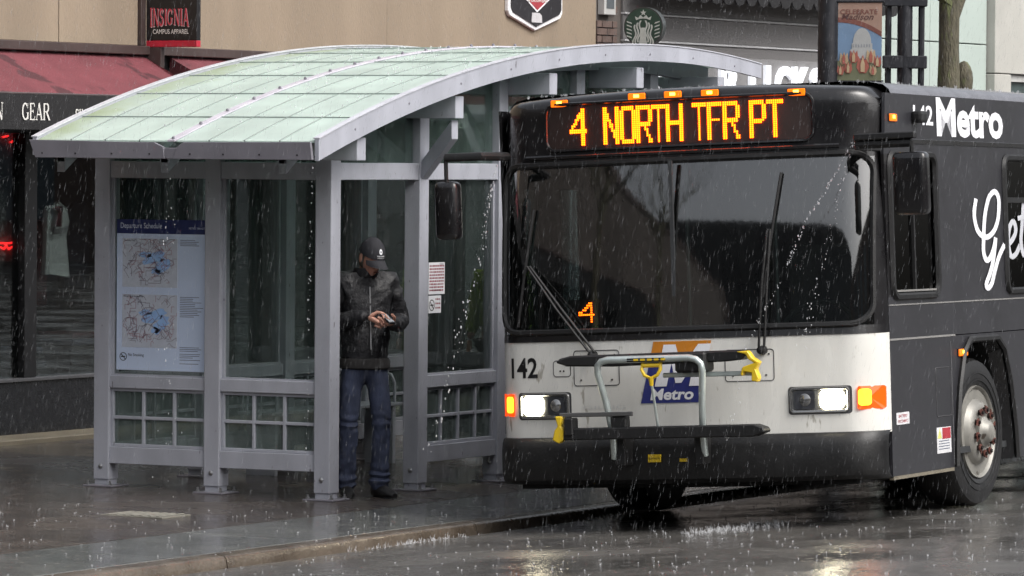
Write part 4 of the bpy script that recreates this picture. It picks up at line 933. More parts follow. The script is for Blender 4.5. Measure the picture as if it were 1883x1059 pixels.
def segd(px, py, a, b, c, d):
    dx, dy = c-a, d-b; t = max(0, min(1, ((px-a)*dx+(py-b)*dy)/max(1e-9, dx*dx+dy*dy))); return math.hypot(px-a-t*dx, py-b-t*dy)
for ch, p0, p1 in (('4', 1047, 1077), ('N', 1113, 1140), ('O', 1145, 1172), ('R', 1176, 1203), ('T', 1205, 1228), ('H', 1232, 1260), ('T', 1280, 1302), ('F', 1307, 1330), ('R', 1335, 1362), ('P', 1382, 1408), ('T', 1412, 1438)):
    xa = -0.718+(p0-1047)*0.003638; xb = -0.718+(p1-1047)*0.003638; za, zb = 2.418, 2.640
    nx, nz = max(6, int(round((xb-xa)/0.0132))), 17; cw = (xb-xa); chh = zb-za; q = MB(); hot = 0
    pit = 0.0132; thick = 0.0101
    for i in range(nx+1):
        for j in range(nz+1):
            x = xa+cw*i/nx; z = za+chh*j/nz
            ins = thick
            d = min(segd(x, z, xa+ins*0.6+(cw-ins*1.2)*s[0], za+ins*0.6+(chh-ins*1.2)*s[1], xa+ins*0.6+(cw-ins*1.2)*s[2], za+ins*0.6+(chh-ins*1.2)*s[3]) for s in LED[ch])
            if d < thick:
                y = fy(x, z)-0.008; r = 0.0052; e = 0.008
                q.add([(x-r, y, z-r), (x+r, y, z-r), (x+r, y, z+r), (x-r, y, z+r), (x-r*.6, y-e, z-r*.6), (x+r*.6, y-e, z-r*.6), (x+r*.6, y-e, z+r*.6), (x-r*.6, y-e, z+r*.6)], [(4, 5, 6, 7), (0, 1, 5, 4), (1, 2, 6, 5), (2, 3, 7, 6), (3, 0, 4, 7)])
                q.mi[-5] = 1
    tag(q.build('led_letter', [led_m, ledhot_m], sg), kind='stuff')
# --- marker lamps on the brow and flank
def marker(mapf, w, h, par, nm='marker_lamp'):
    q = MB(); q.cbox((0, 0, 0), (w, 0.024, h)); o = q.build(nm, amber_m, par, bevel=0.004); o.matrix_local = mapf
    q = MB(); q.cbox((0, -0.0135, 0.004), (w*0.3, 0.002, h*0.42)); b = q.build('bulb', ambhot_m, o)
    q = MB(); q.cbox((0, 0.006, 0), (w*1.08, 0.018, h*1.1)); q.build('housing', rubber_m, o)
    return o
for x in (-0.795, -0.245, 0.0, 0.245, 0.795):
    z = 2.704-0.052*(x/HW)**2
    mk = marker(Matrix.Translation(Vector((x, fy(x, 2.66)-0.002, z))), 0.115, 0.044, BUS)
def side_map(y, z, e=0.0): return Matrix.Translation(Vector((HW+e, y, z))) @ Matrix.Rotation(math.pi/2, 4, 'Z')
marker(side_map(0.55, 2.512, 0.004), 0.13, 0.045, BUS); marker(side_map(1.815, 1.015, 0.004), 0.17, 0.045, BUS)
# --- head lamps and turn signals
for s_ in (-1, 1):
    xa, xb = (-1.115, -0.725) if s_ < 0 else (0.725, 1.115)
    hl = fpanel('headlight', rrect(xa, xb, 0.690, 0.862, 0.02), M('lamp_recess', lin(70, 70, 72), 0.4), 0.002)
    gasket('bezel', rrect(xa+0.02, xb-0.02, 0.708, 0.848, 0.02), lambda a, b: FP(a, b, 0.010), 0.010, chrome_m, hl)
    fpanel('lens', rrect(xa+0.028, xb-0.028, 0.716, 0.840, 0.015), lens_m, 0.008, hl)
    xo = (xa+0.115) if s_ < 0 else (xb-0.115); xi = (xb-0.105) if s_ < 0 else (xa+0.105)
    fpanel('lit_lamp', rrect(xo-0.078, xo+0.074, 0.719, 0.839, 0.04), lamp_m, 0.018, hl, 0.012)
    fpanel('unlit_lamp', rrect(xi-0.062, xi+0.062, 0.724, 0.834, 0.015), M('dark_lens', lin(96, 98, 104), 0.12, 0.6, 0.3, 25), 0.014, hl, 0.012)
    q = MB(); p = FP(xi, 0.779, 0.016); q.lathe([(0, .04), (.006, .03), (.012, .0)], p, (0, -1, 0), 16); q.build('reflector', chrome_m, hl, smooth=True)
    ta, tb = ((-1.28, -1.15) if s_ < 0 else (1.15, 1.28))
    tn = fpanel('turn_signal', rrect(ta, tb, 0.712, 0.855, 0.012), M('amber_turn_lens', lin(220, 80, 18), 0.2, emit=lin(255, 78, 10), estr=0.6), 0.016, None, 0.016)
    tm = 0.5*(ta+tb) - s_*0.028
    fpanel('lit_bulb', rrect(tm-0.032, tm+0.036, 0.735, 0.838, 0.02), ambturn_m, 0.021, tn, 0.004)
# --- lettering and logo on the front
q = MB(); put_text(q, '142', lambda a, b: FP(-1.172+a, 0.955+b, 0.003), w=0.205, h=0.128, bold=0.02); q.build('fleet_number', decalk_m, front)
q = MB(); lo = [(-0.235, 0.782), (0.16, 0.782), (0.215, 1.02), (-0.175, 1.02)]
fpanel('logo_blue', lo, decalb_m, 0.003, front); fpanel('logo_orange', [(-0.168, 1.045), (0.222, 1.045), (0.243, 1.165), (-0.14, 1.165)], decalo_m, 0.003, front)
def lx(t, z): return -0.235+(z-0.782)*0.26+t   # sheared logo frame
mpts = [[(0.07, .885), (0.15, .885), (0.15, 1.145), (0.07, 1.145)], [(0.15, 1.145), (0.15, 1.03), (0.205, .905), (0.225, .905), (0.225, 1.0)], [(0.225, 1.0), (0.225, .905), (0.245, .905), (0.30, 1.03), (0.30, 1.145)], [(0.30, .885), (0.385, .885), (0.385, 1.145), (0.30, 1.145)]]
q = MB()
for k, pl in enumerate(mpts): q.flat([FP(lx(t, z), z, 0.0045+0.0004*k) for t, z in pl])
q.build('logo_letter', decalw_m, front)
q = MB(); put_text(q, 'Metro', lambda a, b: FP(-0.17+a+b*0.2, 0.800+b, 0.0045), w=0.285, h=0.072, bold=0.03); q.build('logo_word', decalw_m, front)
q = MB(); put_text(q, 'GILLIG', lambda a, b: FP(-0.64+a, 0.752+b, 0.002), w=0.30, h=0.022); q.build('maker_badge', M('badge_pale', lin(205, 205, 202), 0.3), front)

# --- street side of the body
YE = 10.4
def side_poly(name, pts, mat, x=HW, thick=0.02, par=None, sgn=1):
    q = MB(); q.prism([(x, y, z) for y, z in pts], (0, 0, 0), (-thick*sgn, 0, 0)); return q.build(name, mat, par or BUS)
YF = 0.372
arch = [(1.475, 0.285), (1.50, 0.50), (1.585, 0.80), (1.70, 1.02), (1.83, 1.095), (2.42, 1.095), (2.56, 1.02), (2.68, 0.80), (2.76, 0.50), (2.785, 0.285)]
arch = [(y+0.13, z) for y, z in arch]
arch2 = [(y+5.6, z) for y, z in arch]
low = [(YF-0.02, 0.285)] + arch + arch2 + [(YE, 0.285), (YE, 1.128), (YF, 1.128)]
lower = side_poly('lower_side_panel', low, wrap_m)
side_poly('belt_panel', [(YF, 1.134), (YE, 1.134), (YE, 1.342), (YF, 1.342)], wrap_m)
for z, y1, r_ in ((1.131, 1.68, 0.006), (1.345, YE, 0.004)):
    q = MB(); q.box(HW-0.004, HW+0.004, YF, y1, z-r_, z+r_); q.build('bright_moulding', M('bright_moulding', lin(170, 168, 165), 0.3, 0.5), lower)
wins = [(0.45, 1.36, True)] + [(2.83+k*1.62, 2.83+k*1.62+1.5, False) for k in range(4)]
ys = [YF]
for a, b, d in wins: ys += [a, b]
ys.append(YE)
zb_, zt_ = 1.395, 2.285
mid = side_poly('window_panel', [(YF, 1.348), (YE, 1.348), (YE, zb_), (YF, zb_)], wrap_m); side_poly('upper_window_panel', [(YF, zt_), (YE, zt_), (YE, 2.375), (YF, 2.375)], wrap_m)
for i in range(0, len(ys), 2): side_poly('window_pillar', [(ys[i], zb_), (ys[i+1], zb_), (ys[i+1], zt_), (ys[i], zt_)], wrap_m if i else black_m)
for k, (a, b, d) in enumerate(wins):
    q = MB(); q.box(HW-0.016, HW-0.012, a, b, zb_, zt_); w_ = q.build('driver_window' if d else 'side_window', sideglass, BUS)
    gasket('frame', rrect(a, b, zb_, zt_, 0.08), lambda y, z: (HW+0.004, y, z), 0.024, rubber_m, w_)
    if d:
        q = MB(); q.box(HW-0.02, HW+0.006, 0.90, 0.925, zb_, zt_); q.build('sash', rubber_m, w_); q = MB(); q.box(HW-0.01, HW+0.012, a+0.06, b-0.06, zb_+0.03, zb_+0.042); q.build('sill_strip', M('bright_moulding', (1, 1, 1)), w_)
    else:
        q = MB(); q.box(HW-0.02, HW+0.004, a+0.04, b-0.04, 1.985, 2.02); q.build('sash', rubber_m, w_)
side_poly('cant_panel', [(YF+0.03, 2.383), (YE, 2.383), (YE, 2.665), (YF+0.06, 2.665)], wrap_m)
q = MB(); q.box(HW-0.002, HW+0.006, YF+0.03, YE, 2.352, 2.384); q.build('drip_rail', black_m, BUS, bevel=0.003)
# fender lip of the wheel arch and dark well
for ar in (arch, arch2):
    P = [(HW+0.012, y, z) for y, z in ar]; q = MB(); q.tube(P, 0.022, 6); lip = q.build('arch_lip', rubber_m, BUS, smooth=True)
    q = MB(); pin = [(y*0.93+0.07*(ar[0][0]+ar[-1][0])/2, z*0.965) for y, z in ar]
    for i in range(len(ar)-1): q.flat([(HW+0.01, *ar[i]), (HW+0.01, *ar[i+1]), (HW-0.10, *pin[i+1]), (HW-0.10, *pin[i])])
    q.build('fender_flare', black_m, lip)
    q = MB()
    for i in range(len(ar)-1): q.flat([(HW-0.09, *pin[i]), (HW-0.09, *pin[i+1]), (0.55, *pin[i+1]), (0.55, *pin[i])])
    q.flat([(0.56, *p) for p in pin]); q.build('wheel_well', M('wheel_well_black', lin(12, 12, 12), 0.9), lip)
q = MB(); q.box(HW-0.03, HW-0.002, YF, 1.59, 0.262, 0.284); q.build('skirt_trim', M('aluminium_skirt', lin(150, 142, 125), 0.4, 0.5), lower)
gasket('service_flap', rrect(1.26, 1.56, 0.62, 0.93, 0.01), lambda y, z: (HW+0.0005, y, z), 0.003, M('joint_dark', (1, 1, 1)), lower)
q = MB(); q.box(HW, HW+0.002, 1.585, 1.591, 0.30, 1.09); q.build('panel_joint', M('joint_light', lin(110, 110, 112), 0.4), lower)
# stickers on the flank
st = side_poly('warning_sticker', [(1.24, 0.385), (1.53, 0.385), (1.53, 0.55), (1.24, 0.55)], M('sticker_white', lin(214, 214, 216), 0.4), HW+0.002, 0.0025)
side_poly('red_block', [(1.35, 0.475), (1.52, 0.475), (1.52, 0.545), (1.35, 0.545)], decalr_m, HW+0.003, 0.0012, st); side_poly('yellow_triangle', [(1.25, 0.48), (1.34, 0.48), (1.295, 0.545)], M('sticker_yellow', lin(205, 205, 120), 0.5), HW+0.003, 0.0012, st)
for k in range(4): side_poly('print_line', [(1.27, 0.46-k*0.017), (1.49, 0.46-k*0.017), (1.49, 0.466-k*0.017), (1.27, 0.466-k*0.017)], M('print_grey', (1, 1, 1)), HW+0.003, 0.0012, st)
st = side_poly('battery_sticker', [(0.45, 0.60), (0.70, 0.60), (0.70, 0.675), (0.45, 0.675)], M('sticker_white', (1, 1, 1)), HW+0.002, 0.0025)
q = MB()
put_text(q, 'BATTERY', lambda a, b: (HW+0.0035, 0.49+a, 0.644+b), w=0.17, h=0.018); put_text(q, 'DISCONNECT', lambda a, b: (HW+0.0035, 0.475+a, 0.612+b), w=0.20, h=0.018); q.build('print', decalr_m, st)
# lettering along the flank
q = MB(); put_text(q, 'Metro', lambda a, b: (HW+0.003, 1.44+a, 2.405+b), w=1.42, h=0.252, bold=0.035); q.build('side_word', decalw_m, BUS)
q = MB(); put_text(q, '142', lambda a, b: (HW+0.003, 0.97+a, 2.475+b), w=0.40, h=0.125, bold=0.02); q.build('side_number', decalw_m, BUS)
gp = [(2.212, 2.006), (2.165, 1.903), (2.235, 1.797), (2.407, 1.757), (2.578, 1.796), (2.684, 1.885), (2.709, 2.007), (2.643, 2.054), (2.558, 2.046), (2.47, 2.0), (2.386, 1.885), (2.347, 1.743), (2.338, 1.661), (2.391, 1.607), (2.475, 1.621), (2.566, 1.688), (2.609, 1.749), (2.576, 1.67), (2.532, 1.592), (2.451, 1.51), (2.374, 1.451), (2.406, 1.422), (2.492, 1.453), (2.56, 1.527), (2.667, 1.626), (2.796, 1.705)]
def smooth_path(p, k=5):
    o = []
    for i in range(len(p)-1):
        p0, p1, p2, p3 = [Vector(p[max(0, min(len(p)-1, i+d))]) for d in (-1, 0, 1, 2)]
        for j in range(k):
            t = j/k; o.append(0.5*((2*p1)+(p2-p0)*t+(2*p0-5*p1+4*p2-p3)*t*t+(3*p1-p0-3*p2+p3)*t**3))
    return o+[Vector(p[-1])]
def ribbon(mb, p, w, fn):
    pts = smooth_path(p); m = len(pts)
    for i in range(m-1):
        d = (pts[i+1]-pts[i]); d = Vector((d.x*0.45, d.y)).normalized(); n_ = Vector((-d.y*2.0, d.x))*w
        e = 0.00002*i
        mb.flat([fn(pts[i]-n_-d*0.004, e), fn(pts[i+1]-n_+d*0.004, e), fn(pts[i+1]+n_+d*0.004, e), fn(pts[i]+n_-d*0.004, e)])
q = MB(); ribbon(q, gp, 0.018, lambda p, e: (HW+0.004+e, p.x, p.y)); q.build('script_capital', decalw_m, BUS)
q = MB()
ribbon(q, [(2.92, 1.70), (3.04, 1.74), (3.12, 1.80), (3.07, 1.86), (2.98, 1.82), (2.94, 1.72), (2.99, 1.63), (3.10, 1.64), (3.20, 1.70)], 0.018, lambda p, e: (HW-0.011+e, p.x, p.y)); ribbon(q, [(3.31, 2.0), (3.26, 1.85), (3.22, 1.72), (3.28, 1.63), (3.38, 1.68)], 0.018, lambda p, e: (HW-0.008+e, p.x, p.y)); ribbon(q, [(3.16, 1.88), (3.42, 1.90)], 0.016, lambda p, e: (HW-0.006+e, p.x, p.y))
q.build('script_letters', decalg_m, BUS)
q = MB(); q.box(HW, HW+0.07, 0.93, 1.06, 2.485, 2.56); q.build('side_camera', rubber_m, BUS, bevel=0.02, seg=2)
# --- roof, kerb side, inside shell
prof = [(HW, 2.655), (HW-0.012, 2.69), (HW-0.05, 2.722), (HW-0.14, 2.742), (HW-0.4, 2.752), (0, 2.76)]
prof = prof+[(-x, z) for x, z in prof[-2::-1]]
q = MB(); ysr = [0.55, 1.0, YE]
vs = [(x, y, z) for y in ysr for x, z in prof]; n = len(prof)
q.add(vs, [(i*n+j, i*n+j+1, (i+1)*n+j+1, (i+1)*n+j) for i in range(2) for j in range(n-1)]); q.build('roof', M('wet_roof_paint', lin(92, 92, 98), 0.22, 0, 0.2, 5, 0.001, 80), BUS, smooth=True)
kw = black_m
def kerbside(nm, pts): return side_poly(nm, pts, kw, -HW, 0.02, None, -1)
kd = [(YF, 0.72), (0.96, 1.30), (1.66, 2.9)]
for a, b in ((YF, 0.70), (0.92, 1.30), (1.64, 2.7)): kerbside('door_post', [(a, 0.5), (b, 0.5), (b, 2.16), (a, 2.16)])
kerbside('kerbside_panel', [(YF, 2.16), (YE, 2.16), (YE, 2.66), (YF, 2.66)]); kerbside('kerbside_skirt', [(YF-0.02, 0.285), (1.60, 0.285), (1.63, 0.5), (YF-0.02, 0.5)]); kerbside('kerbside_wall', [(2.78, 0.285), (YE, 0.285), (YE, 2.16), (2.7, 2.16), (2.7, 0.5)])
for a, b in ((0.70, 0.92), (1.30, 1.64)):
    q = MB(); q.box(-HW+0.004, -HW+0.008, a, b, 0.5, 2.16); q.build('door_glass', glass('door_glass', (0.8, 0.88, 0.86), 0.8, 0.02), BUS)
def inn(nm, mat, x0, x1, y0, y1, z0, z1, bev=0.0):
    q = MB(); q.box(x0, x1, y0, y1, z0, z1); return q.build(nm, mat, BUS, bevel=bev)
inn('floor', inside_m, -1.24, 1.24, 0.45, YE-0.05, 0.36, 0.40); inn('rear_wall', inside_m, -1.24, 1.24, 6.5, 6.55, 0.40, 2.6); inn('ceiling', inside_m, -1.24, 1.24, 0.45, 6.5, 2.58, 2.60)
inn('underframe', M('underframe_black', lin(14, 14, 14), 0.9), -0.5, 0.5, 0.3, YE-0.2, 0.24, 0.355); inn('front_apron', M('underframe_black', (0, 0, 0)), -1.12, 1.12, 0.16, 0.5, 0.252, 0.355)
inn('rear_panel', black_m, -HW, HW, YE, YE+0.02, 0.285, 2.66)
dash = inn('dashboard', M('dash_black', lin(28, 29, 31), 0.6), -1.05, 1.12, 0.26, 0.62, 0.42, 1.22, 0.05)
inn('driver_screen', inside_m, 0.20, 1.22, 1.62, 1.66, 0.42, 1.75); inn('driver_seat_back', M('seat_cloth', lin(44, 46, 58), 0.9), 0.46, 0.94, 1.36, 1.48, 0.75, 1.72, 0.05)
q = MB(); c = Vector((0.66, 0.80, 1.20)); ax = Vector((0, -0.75, 0.66)).normalized(); ex = Vector((1, 0, 0)); ey = ax.cross(ex)
q.tube([c+(ex*math.cos(t)+ey*math.sin(t))*0.235 for t in [i*2*math.pi/28 for i in range(29)]], 0.016, 6, False); q.tube([c-ex*0.23, c+ex*0.23], 0.014, 6); q.tube([c-ey*0.02, c+ey*0.23], 0.014, 6); q.build('steering_wheel', M('wheel_grip', lin(60, 64, 64), 0.4), BUS, smooth=True)
for x, y in ((-0.55, 1.75), (0.12, 1.60), (-0.25, 2.6), (-0.5, 3.6)):
    q = MB(); q.tube([(x, y, 0.4), (x, y, 2.58)], 0.017, 8); q.build('stanchion', M('stanchion_steel', lin(150, 150, 150), 0.3, 0.8), BUS, smooth=True)
for k in range(5):
    for x in (-0.9, 0.75):
        if k == 0 and x > 0: continue
        inn('seat_back', M('seat_cloth', (0, 0, 0)), x-0.4, x+0.4, 2.3+k*0.8, 2.4+k*0.8, 0.75, 1.5, 0.04)
inn('dash_highlight', M('highlight_white', lin(220, 220, 215), 0.6), -0.02, 0.20, 0.30, 0.50, 1.222, 1.232)  # white strip stands in for the reflection line on the dash
q = MB(); q.lathe([(0, .035), (.12, .035), (.15, .014), (.20, .014)], (1.12, 1.08, 1.40), (0, 0, 1), 10); q.build('spray_bottle', M('blue_bottle', lin(120, 170, 190), 0.3), BUS, smooth=True)
# small run-number LED in the windscreen
rb = inn('run_number_board', M('led_board', lin(18, 16, 16), 0.5), -0.80, -0.56, 0.245, 0.26, 1.275, 1.44)
q = MB()
for i in range(8):
    for j in range(9):
        x = -0.725+i*0.0135; z = 1.30+j*0.0145; cw, hh = 0.0945, 0.116
        if min(segd(x, z, -0.725+cw*s[0], 1.30+hh*s[1], -0.725+cw*s[2], 1.30+hh*s[3]) for s in LED['4']) < 0.0085: q.cbox((x, 0.242, z), (0.009, 0.006, 0.009))
tag(q.build('led_digit', led_m, rb), kind='stuff')
# --- wipers
def wiper(piv, tip, b0, b1, par=BUS):
    q = MB(); p = Vector(FP(*piv, 0.05)); t = Vector(FP(*tip, 0.035))
    d = Vector((0.035, 0, 0)); m_ = p.lerp(t, 0.5)-Vector((0, 0.03, 0))
    q.tube([p, m_, t], 0.009, 6); q.tube([p+d, m_+d, t+d*0.5], 0.009, 6); q.lathe([(0, .03), (.05, .026), (.06, .01)], p+Vector((0.01, 0.05, -0.02)), (0, -1, 0), 10)
    o = q.build('wiper', rubber_m, par, smooth=True)
    q = MB(); pts = [Vector(FP(b0[0]+(b1[0]-b0[0])*i/8, b0[1]+(b1[1]-b0[1])*i/8, 0.022)) for i in range(9)]; q.tube(pts, 0.010, 5); q.build('blade', rubber_m, o)
wiper((-0.565, 1.11), (-1.02, 1.66), (-1.10, 1.28), (-0.98, 2.02)); wiper((0.565, 1.115), (0.62, 1.84), (0.585, 1.42), (0.70, 2.19))
# --- mirrors
def mirror(x0, sg_, y, zarm, c, d):
    q = MB(); q.tube([(x0, 0.20, zarm), (x0+sg_*0.05, y, zarm+0.0), (c[0], y, zarm+0.0)], 0.028, 8); q.tube([(c[0], y, zarm+0.01), (c[0], y, c[2]+d[2]*0.4)], 0.014, 8); o = q.build('mirror_arm', rubber_m, BUS, smooth=True)
    q = MB(); q.cbox(c, d); mh = q.build('mirror_head', black_m, o, bevel=min(d)*0.35, seg=3, smooth=True)
    return o
mirror(-1.17, -1, -0.12, 2.365, (-1.455, -0.10, 2.03), (0.155, 0.12, 0.37))
o = mirror(1.24, 1, -0.10, 2.335, (1.63, -0.12, 2.085), (0.215, 0.12, 0.385))
q = MB(); q.box(1.27, 1.66, -0.14, -0.08, 2.36, 2.40); q.box(1.27, 1.30, -0.12, 0.30, 2.30, 2.40); q.build('bracket', rubber_m, o, bevel=0.006)
# --- wheels
tyre_m = M('tyre_rubber', lin(24, 24, 25), 0.55, 0, 0.25, 12, 0.002, 50); rim_m = M('steel_wheel', lin(138, 136, 130), 0.45, 0.3, 0.15, 10, spots=lin(70, 62, 54), spot_scale=12, spot_lo=0.66)
nutcap_m = M('red_nut_pointer', lin(92, 54, 46), 0.5)
def wheel(c, sgn, steer=0.0):
    c = Vector(c); ax = Vector((sgn*math.cos(steer), -sgn*math.sin(steer), 0)); tg = Vector((math.sin(steer), math.cos(steer), 0))
    q = MB(); q.lathe([(-0.31, .30), (-0.31, .40), (-0.295, .465), (-0.26, .483), (-0.05, .483), (-0.018, .468), (-0.002, .42), (0.0, .36), (-0.008, .315), (-0.03, .295), (-0.31, .295)], c, ax, 40, False); t = q.build('wheel', tyre_m, BUS, smooth=True)
    for r_ in (0.385, 0.34):
        q = MB(); q.tube([c+ax*0.001+(tg*math.cos(a)+Vector((0, 0, math.sin(a))))*r_ for a in [i*2*math.pi/40 for i in range(41)]], 0.003, 5, False); q.build('tyre_rib', tyre_m, t, smooth=True)
    q = MB(); q.lathe([(-0.02, .305), (0.0, .300), (-0.012, .285), (-0.06, .275), (-0.09, .262), (-0.075, .24), (0.005, .205), (0.03, .17), (0.03, .125), (0.02, .11), (0.02, .09)], c, ax, 40, True); rim = q.build('rim', rim_m, t, smooth=True)
    q = MB(); q.lathe([(0.015, .105), (0.045, .10), (0.062, .075), (0.085, .064), (0.095, .045), (0.098, .0)], c, ax, 24); q.build('hub', rim_m, t, smooth=True)
    for k in range(5):
        a = k*2*math.pi/5+0.3; p = c+(tg*math.cos(a)+Vector((0, 0, math.sin(a))))*0.232; q = MB(); q.lathe([(-0.02, .03), (0.001, .030)], p+ax*-0.035, ax, 12); q.build('hand_hole', M('hole_black', lin(10, 10, 10), 0.9), t)
    for k in range(10):
        a = k*2*math.pi/10+0.15; p = c+(tg*math.cos(a)+Vector((0, 0, math.sin(a))))*0.143
        q = MB(); q.lathe([(0.03, .019), (0.045, .019), (0.047, .012), (0.066, .012)], p, ax, 8); nt_ = q.build('lug_nut', M('dark_nut', lin(50, 44, 42), 0.5, 0.5), t)
        e = tg*math.cos(a+0.9)+Vector((0, 0, math.sin(a+0.9)))
        q = MB(); q.lathe([(0.046, .026), (0.055, .025)], p, ax, 8); q.prism([p+ax*0.047+e*0.045, p+ax*0.047+e.cross(ax)*0.02, p+ax*0.047-e.cross(ax)*0.02], (0, 0, 0), ax*0.008); q.build('nut_pointer', nutcap_m, t)
wheel((HW-0.045, 2.26, 0.484), 1, 0.07); wheel((-HW+0.045, 2.26, 0.484), -1, 0.07); wheel((HW-0.045, 7.86, 0.484), 1); wheel((-HW+0.045, 7.86, 0.484), -1)

# --- folded bicycle rack on the nose
q = MB(); y0 = -0.26
q.prism([(-0.70, y0, 0.60), (-0.66, y0, 0.572), (0.62, y0, 0.572), (0.70, y0, 0.60), (0.69, y0, 0.628), (0.63, y0, 0.648), (-0.60, y0, 0.645), (-0.68, y0, 0.632)], (0, -0.06, 0), (0, 0.06, 0)); rack = q.build('bicycle_rack', rubber_m, BUS, bevel=0.008)
def rp(nm, mb, mat, **k): return mb.build(nm, mat, rack, **k)
q = MB(); q.prism([(-0.68, 0, 1.055), (-0.60, 0, 1.03), (-0.3, 0, 1.022), (0.44, 0, 1.035), (0.56, 0, 1.045), (0.585, 0, 1.075), (0.56, 0, 1.105), (0.0, 0, 1.10), (-0.58, 0, 1.095), (-0.65, 0, 1.08)], (0, -0.30, 0), (0, -0.18, 0)); rp('folded_tray', q, rubber_m, bevel=0.01)
q = MB(); q.box(0.13, 0.335, -0.34, -0.18, 0.975, 1.10); rp('tray_block', q, rubber_m, bevel=0.015)
q = MB(); q.box(0.02, 0.64, -0.26, -0.24, 0.945, 0.975); rp('support_rod', q, rackst_m, bevel=0.005)
hoop = [(-0.352, -0.17, 0.45), (-0.33, -0.24, 0.60), (-0.345, -0.30, 0.80), (-0.375, -0.35, 0.98), (-0.37, -0.36, 1.03), (-0.345, -0.365, 1.055), (-0.30, -0.365, 1.066), (0.24, -0.365, 1.066), (0.285, -0.365, 1.055), (0.312, -0.36, 1.03), (0.318, -0.35, 0.98), (0.29, -0.30, 0.80), (0.265, -0.24, 0.60), (0.25, -0.17, 0.46)]
q = MB(); q.tube(hoop, 0.022, 10); rp('hoop', q, rackst_m, smooth=True)
q = MB(); q.tube([(-0.325, -0.25, 0.625), (0.268, -0.25, 0.622)], 0.014, 8); rp('cross_bar', q, rackst_m, smooth=True)
q = MB(); q.box(-0.17, 0.09, -0.386, -0.345, 1.048, 1.078); s_ = rp('hoop_label', q, decalk_m, bevel=0.006)
for k in range(5):
    q = MB(); q.box(-0.12+k*0.045, -0.09+k*0.045, -0.3875, -0.3862, 1.056, 1.068); q.build('label_print', yellow_m, s_)
q = MB(); q.tube([(-0.07, -0.35, 1.05), (-0.075, -0.37, 1.0), (-0.055, -0.375, 0.965), (-0.012, -0.375, 0.945), (0.03, -0.375, 0.965), (0.05, -0.37, 1.0), (0.045, -0.35, 1.05)], 0.011, 8); q.tube([(-0.068, -0.365, 1.025), (0.043, -0.365, 1.025)], 0.013, 8); q.tube([(-0.012, -0.375, 0.955), (-0.012, -0.37, 0.90)], [0.02, 0.012], 8); rp('pull_handle', q, yellow_m, smooth=True)
q = MB(); q.tube([(-0.012, -0.37, 0.92), (-0.015, -0.27, 0.63)], 0.009, 8); rp('release_rod', q, rackst_m, smooth=True)
q = MB(); q.prism([(0.50, 0, 1.10), (0.60, 0, 1.105), (0.64, 0, 1.06), (0.70, 0, 1.03), (0.665, 0, 0.985), (0.69, 0, 0.93), (0.675, 0, 0.90), (0.625, 0, 0.91), (0.63, 0, 0.96), (0.56, 0, 0.97), (0.55, 0, 0.94), (0.53, 0, 0.95), (0.55, 0, 1.0), (0.655, 0, 1.025), (0.60, 0, 1.05), (0.585, 0, 1.08)], (0, -0.31, 0), (0, -0.25, 0)); q.v = [(0.60+(a-0.60)*0.75, b, 1.0+(c-1.0)*0.95) for a, b, c in q.v]; rp('support_clamp', q, yellow_m, bevel=0.006)
q = MB(); q.prism([(-0.685, 0, 0.722), (-0.635, 0, 0.722), (-0.645, 0, 0.66), (-0.628, 0, 0.632), (-0.632, 0, 0.575), (-0.665, 0, 0.552), (-0.705, 0, 0.575), (-0.69, 0, 0.635), (-0.668, 0, 0.66)], (0, -0.325, 0), (0, -0.27, 0)); rp('support_clamp', q, yellow_m, bevel=0.006)
q = MB(); q.box(-0.66, -0.17, -0.31, -0.29, 0.715, 0.742); rp('support_arm', q, M('arm_grey', lin(96, 96, 96), 0.4, 0.3), bevel=0.004)
q = MB(); q.box(-0.32, -0.22, -0.30, -0.22, 0.64, 0.715); rp('arm_stop', q, rubber_m, bevel=0.008)
q = MB(); q.box(-0.62, -0.56, -0.34, -0.24, 0.60, 0.71); rp('arm_stop', q, rubber_m, bevel=0.008)
for x in (-0.30, 0.22):
    q = MB(); q.box(x-0.03, x+0.03, -0.20, 0.02, 0.40, 0.58); rp('pivot_bracket', q, rubber_m, bevel=0.006)
q = MB(); q.box(-0.16, -0.075, -0.095, -0.088, 0.418, 0.466); s_ = rp('maker_sticker', q, yellow_m)
q = MB(); put_text(q, 'sportworks', lambda a, b: (-0.155+a, -0.0958, 0.43+b), w=0.075, h=0.022); q.build('sticker_print', decalk_m, s_)
q = MB(); q.box(0.05, 0.10, -0.095, -0.088, 0.418, 0.438); rp('small_sticker', q, yellow_m)
# ================================================================== people
def skinned(nodes, edges, sub=2, name='s'):
    """mesh grown along a skeleton; nodes: key -> (pos, radius); first key is the root"""
    keys = list(nodes); me = bpy.data.meshes.new(name); me.from_pydata([nodes[k][0] for k in keys], [(keys.index(a), keys.index(b)) for a, b in edges], [])
    o = bpy.data.objects.new(name, me); COL.objects.link(o)
    sk = o.modifiers.new('skin', 'SKIN'); sk.use_smooth_shade = True
    for v, k in zip(me.skin_vertices[0].data, keys):
        r = nodes[k][1]; v.radius = r if isinstance(r, tuple) else (r, r)
    me.skin_vertices[0].data[0].use_root = True
    ss = o.modifiers.new('sub', 'SUBSURF'); ss.levels = sub; ss.render_levels = sub
    bpy.context.view_layer.update()
    r = bpy.data.meshes.new_from_object(o.evaluated_get(bpy.context.evaluated_depsgraph_get()))
    vs = [v.co.copy() for v in r.vertices]; fs = [tuple(p.vertices) for p in r.polygons]
    bpy.data.objects.remove(o); bpy.data.meshes.remove(me); bpy.data.meshes.remove(r)
    return vs, fs
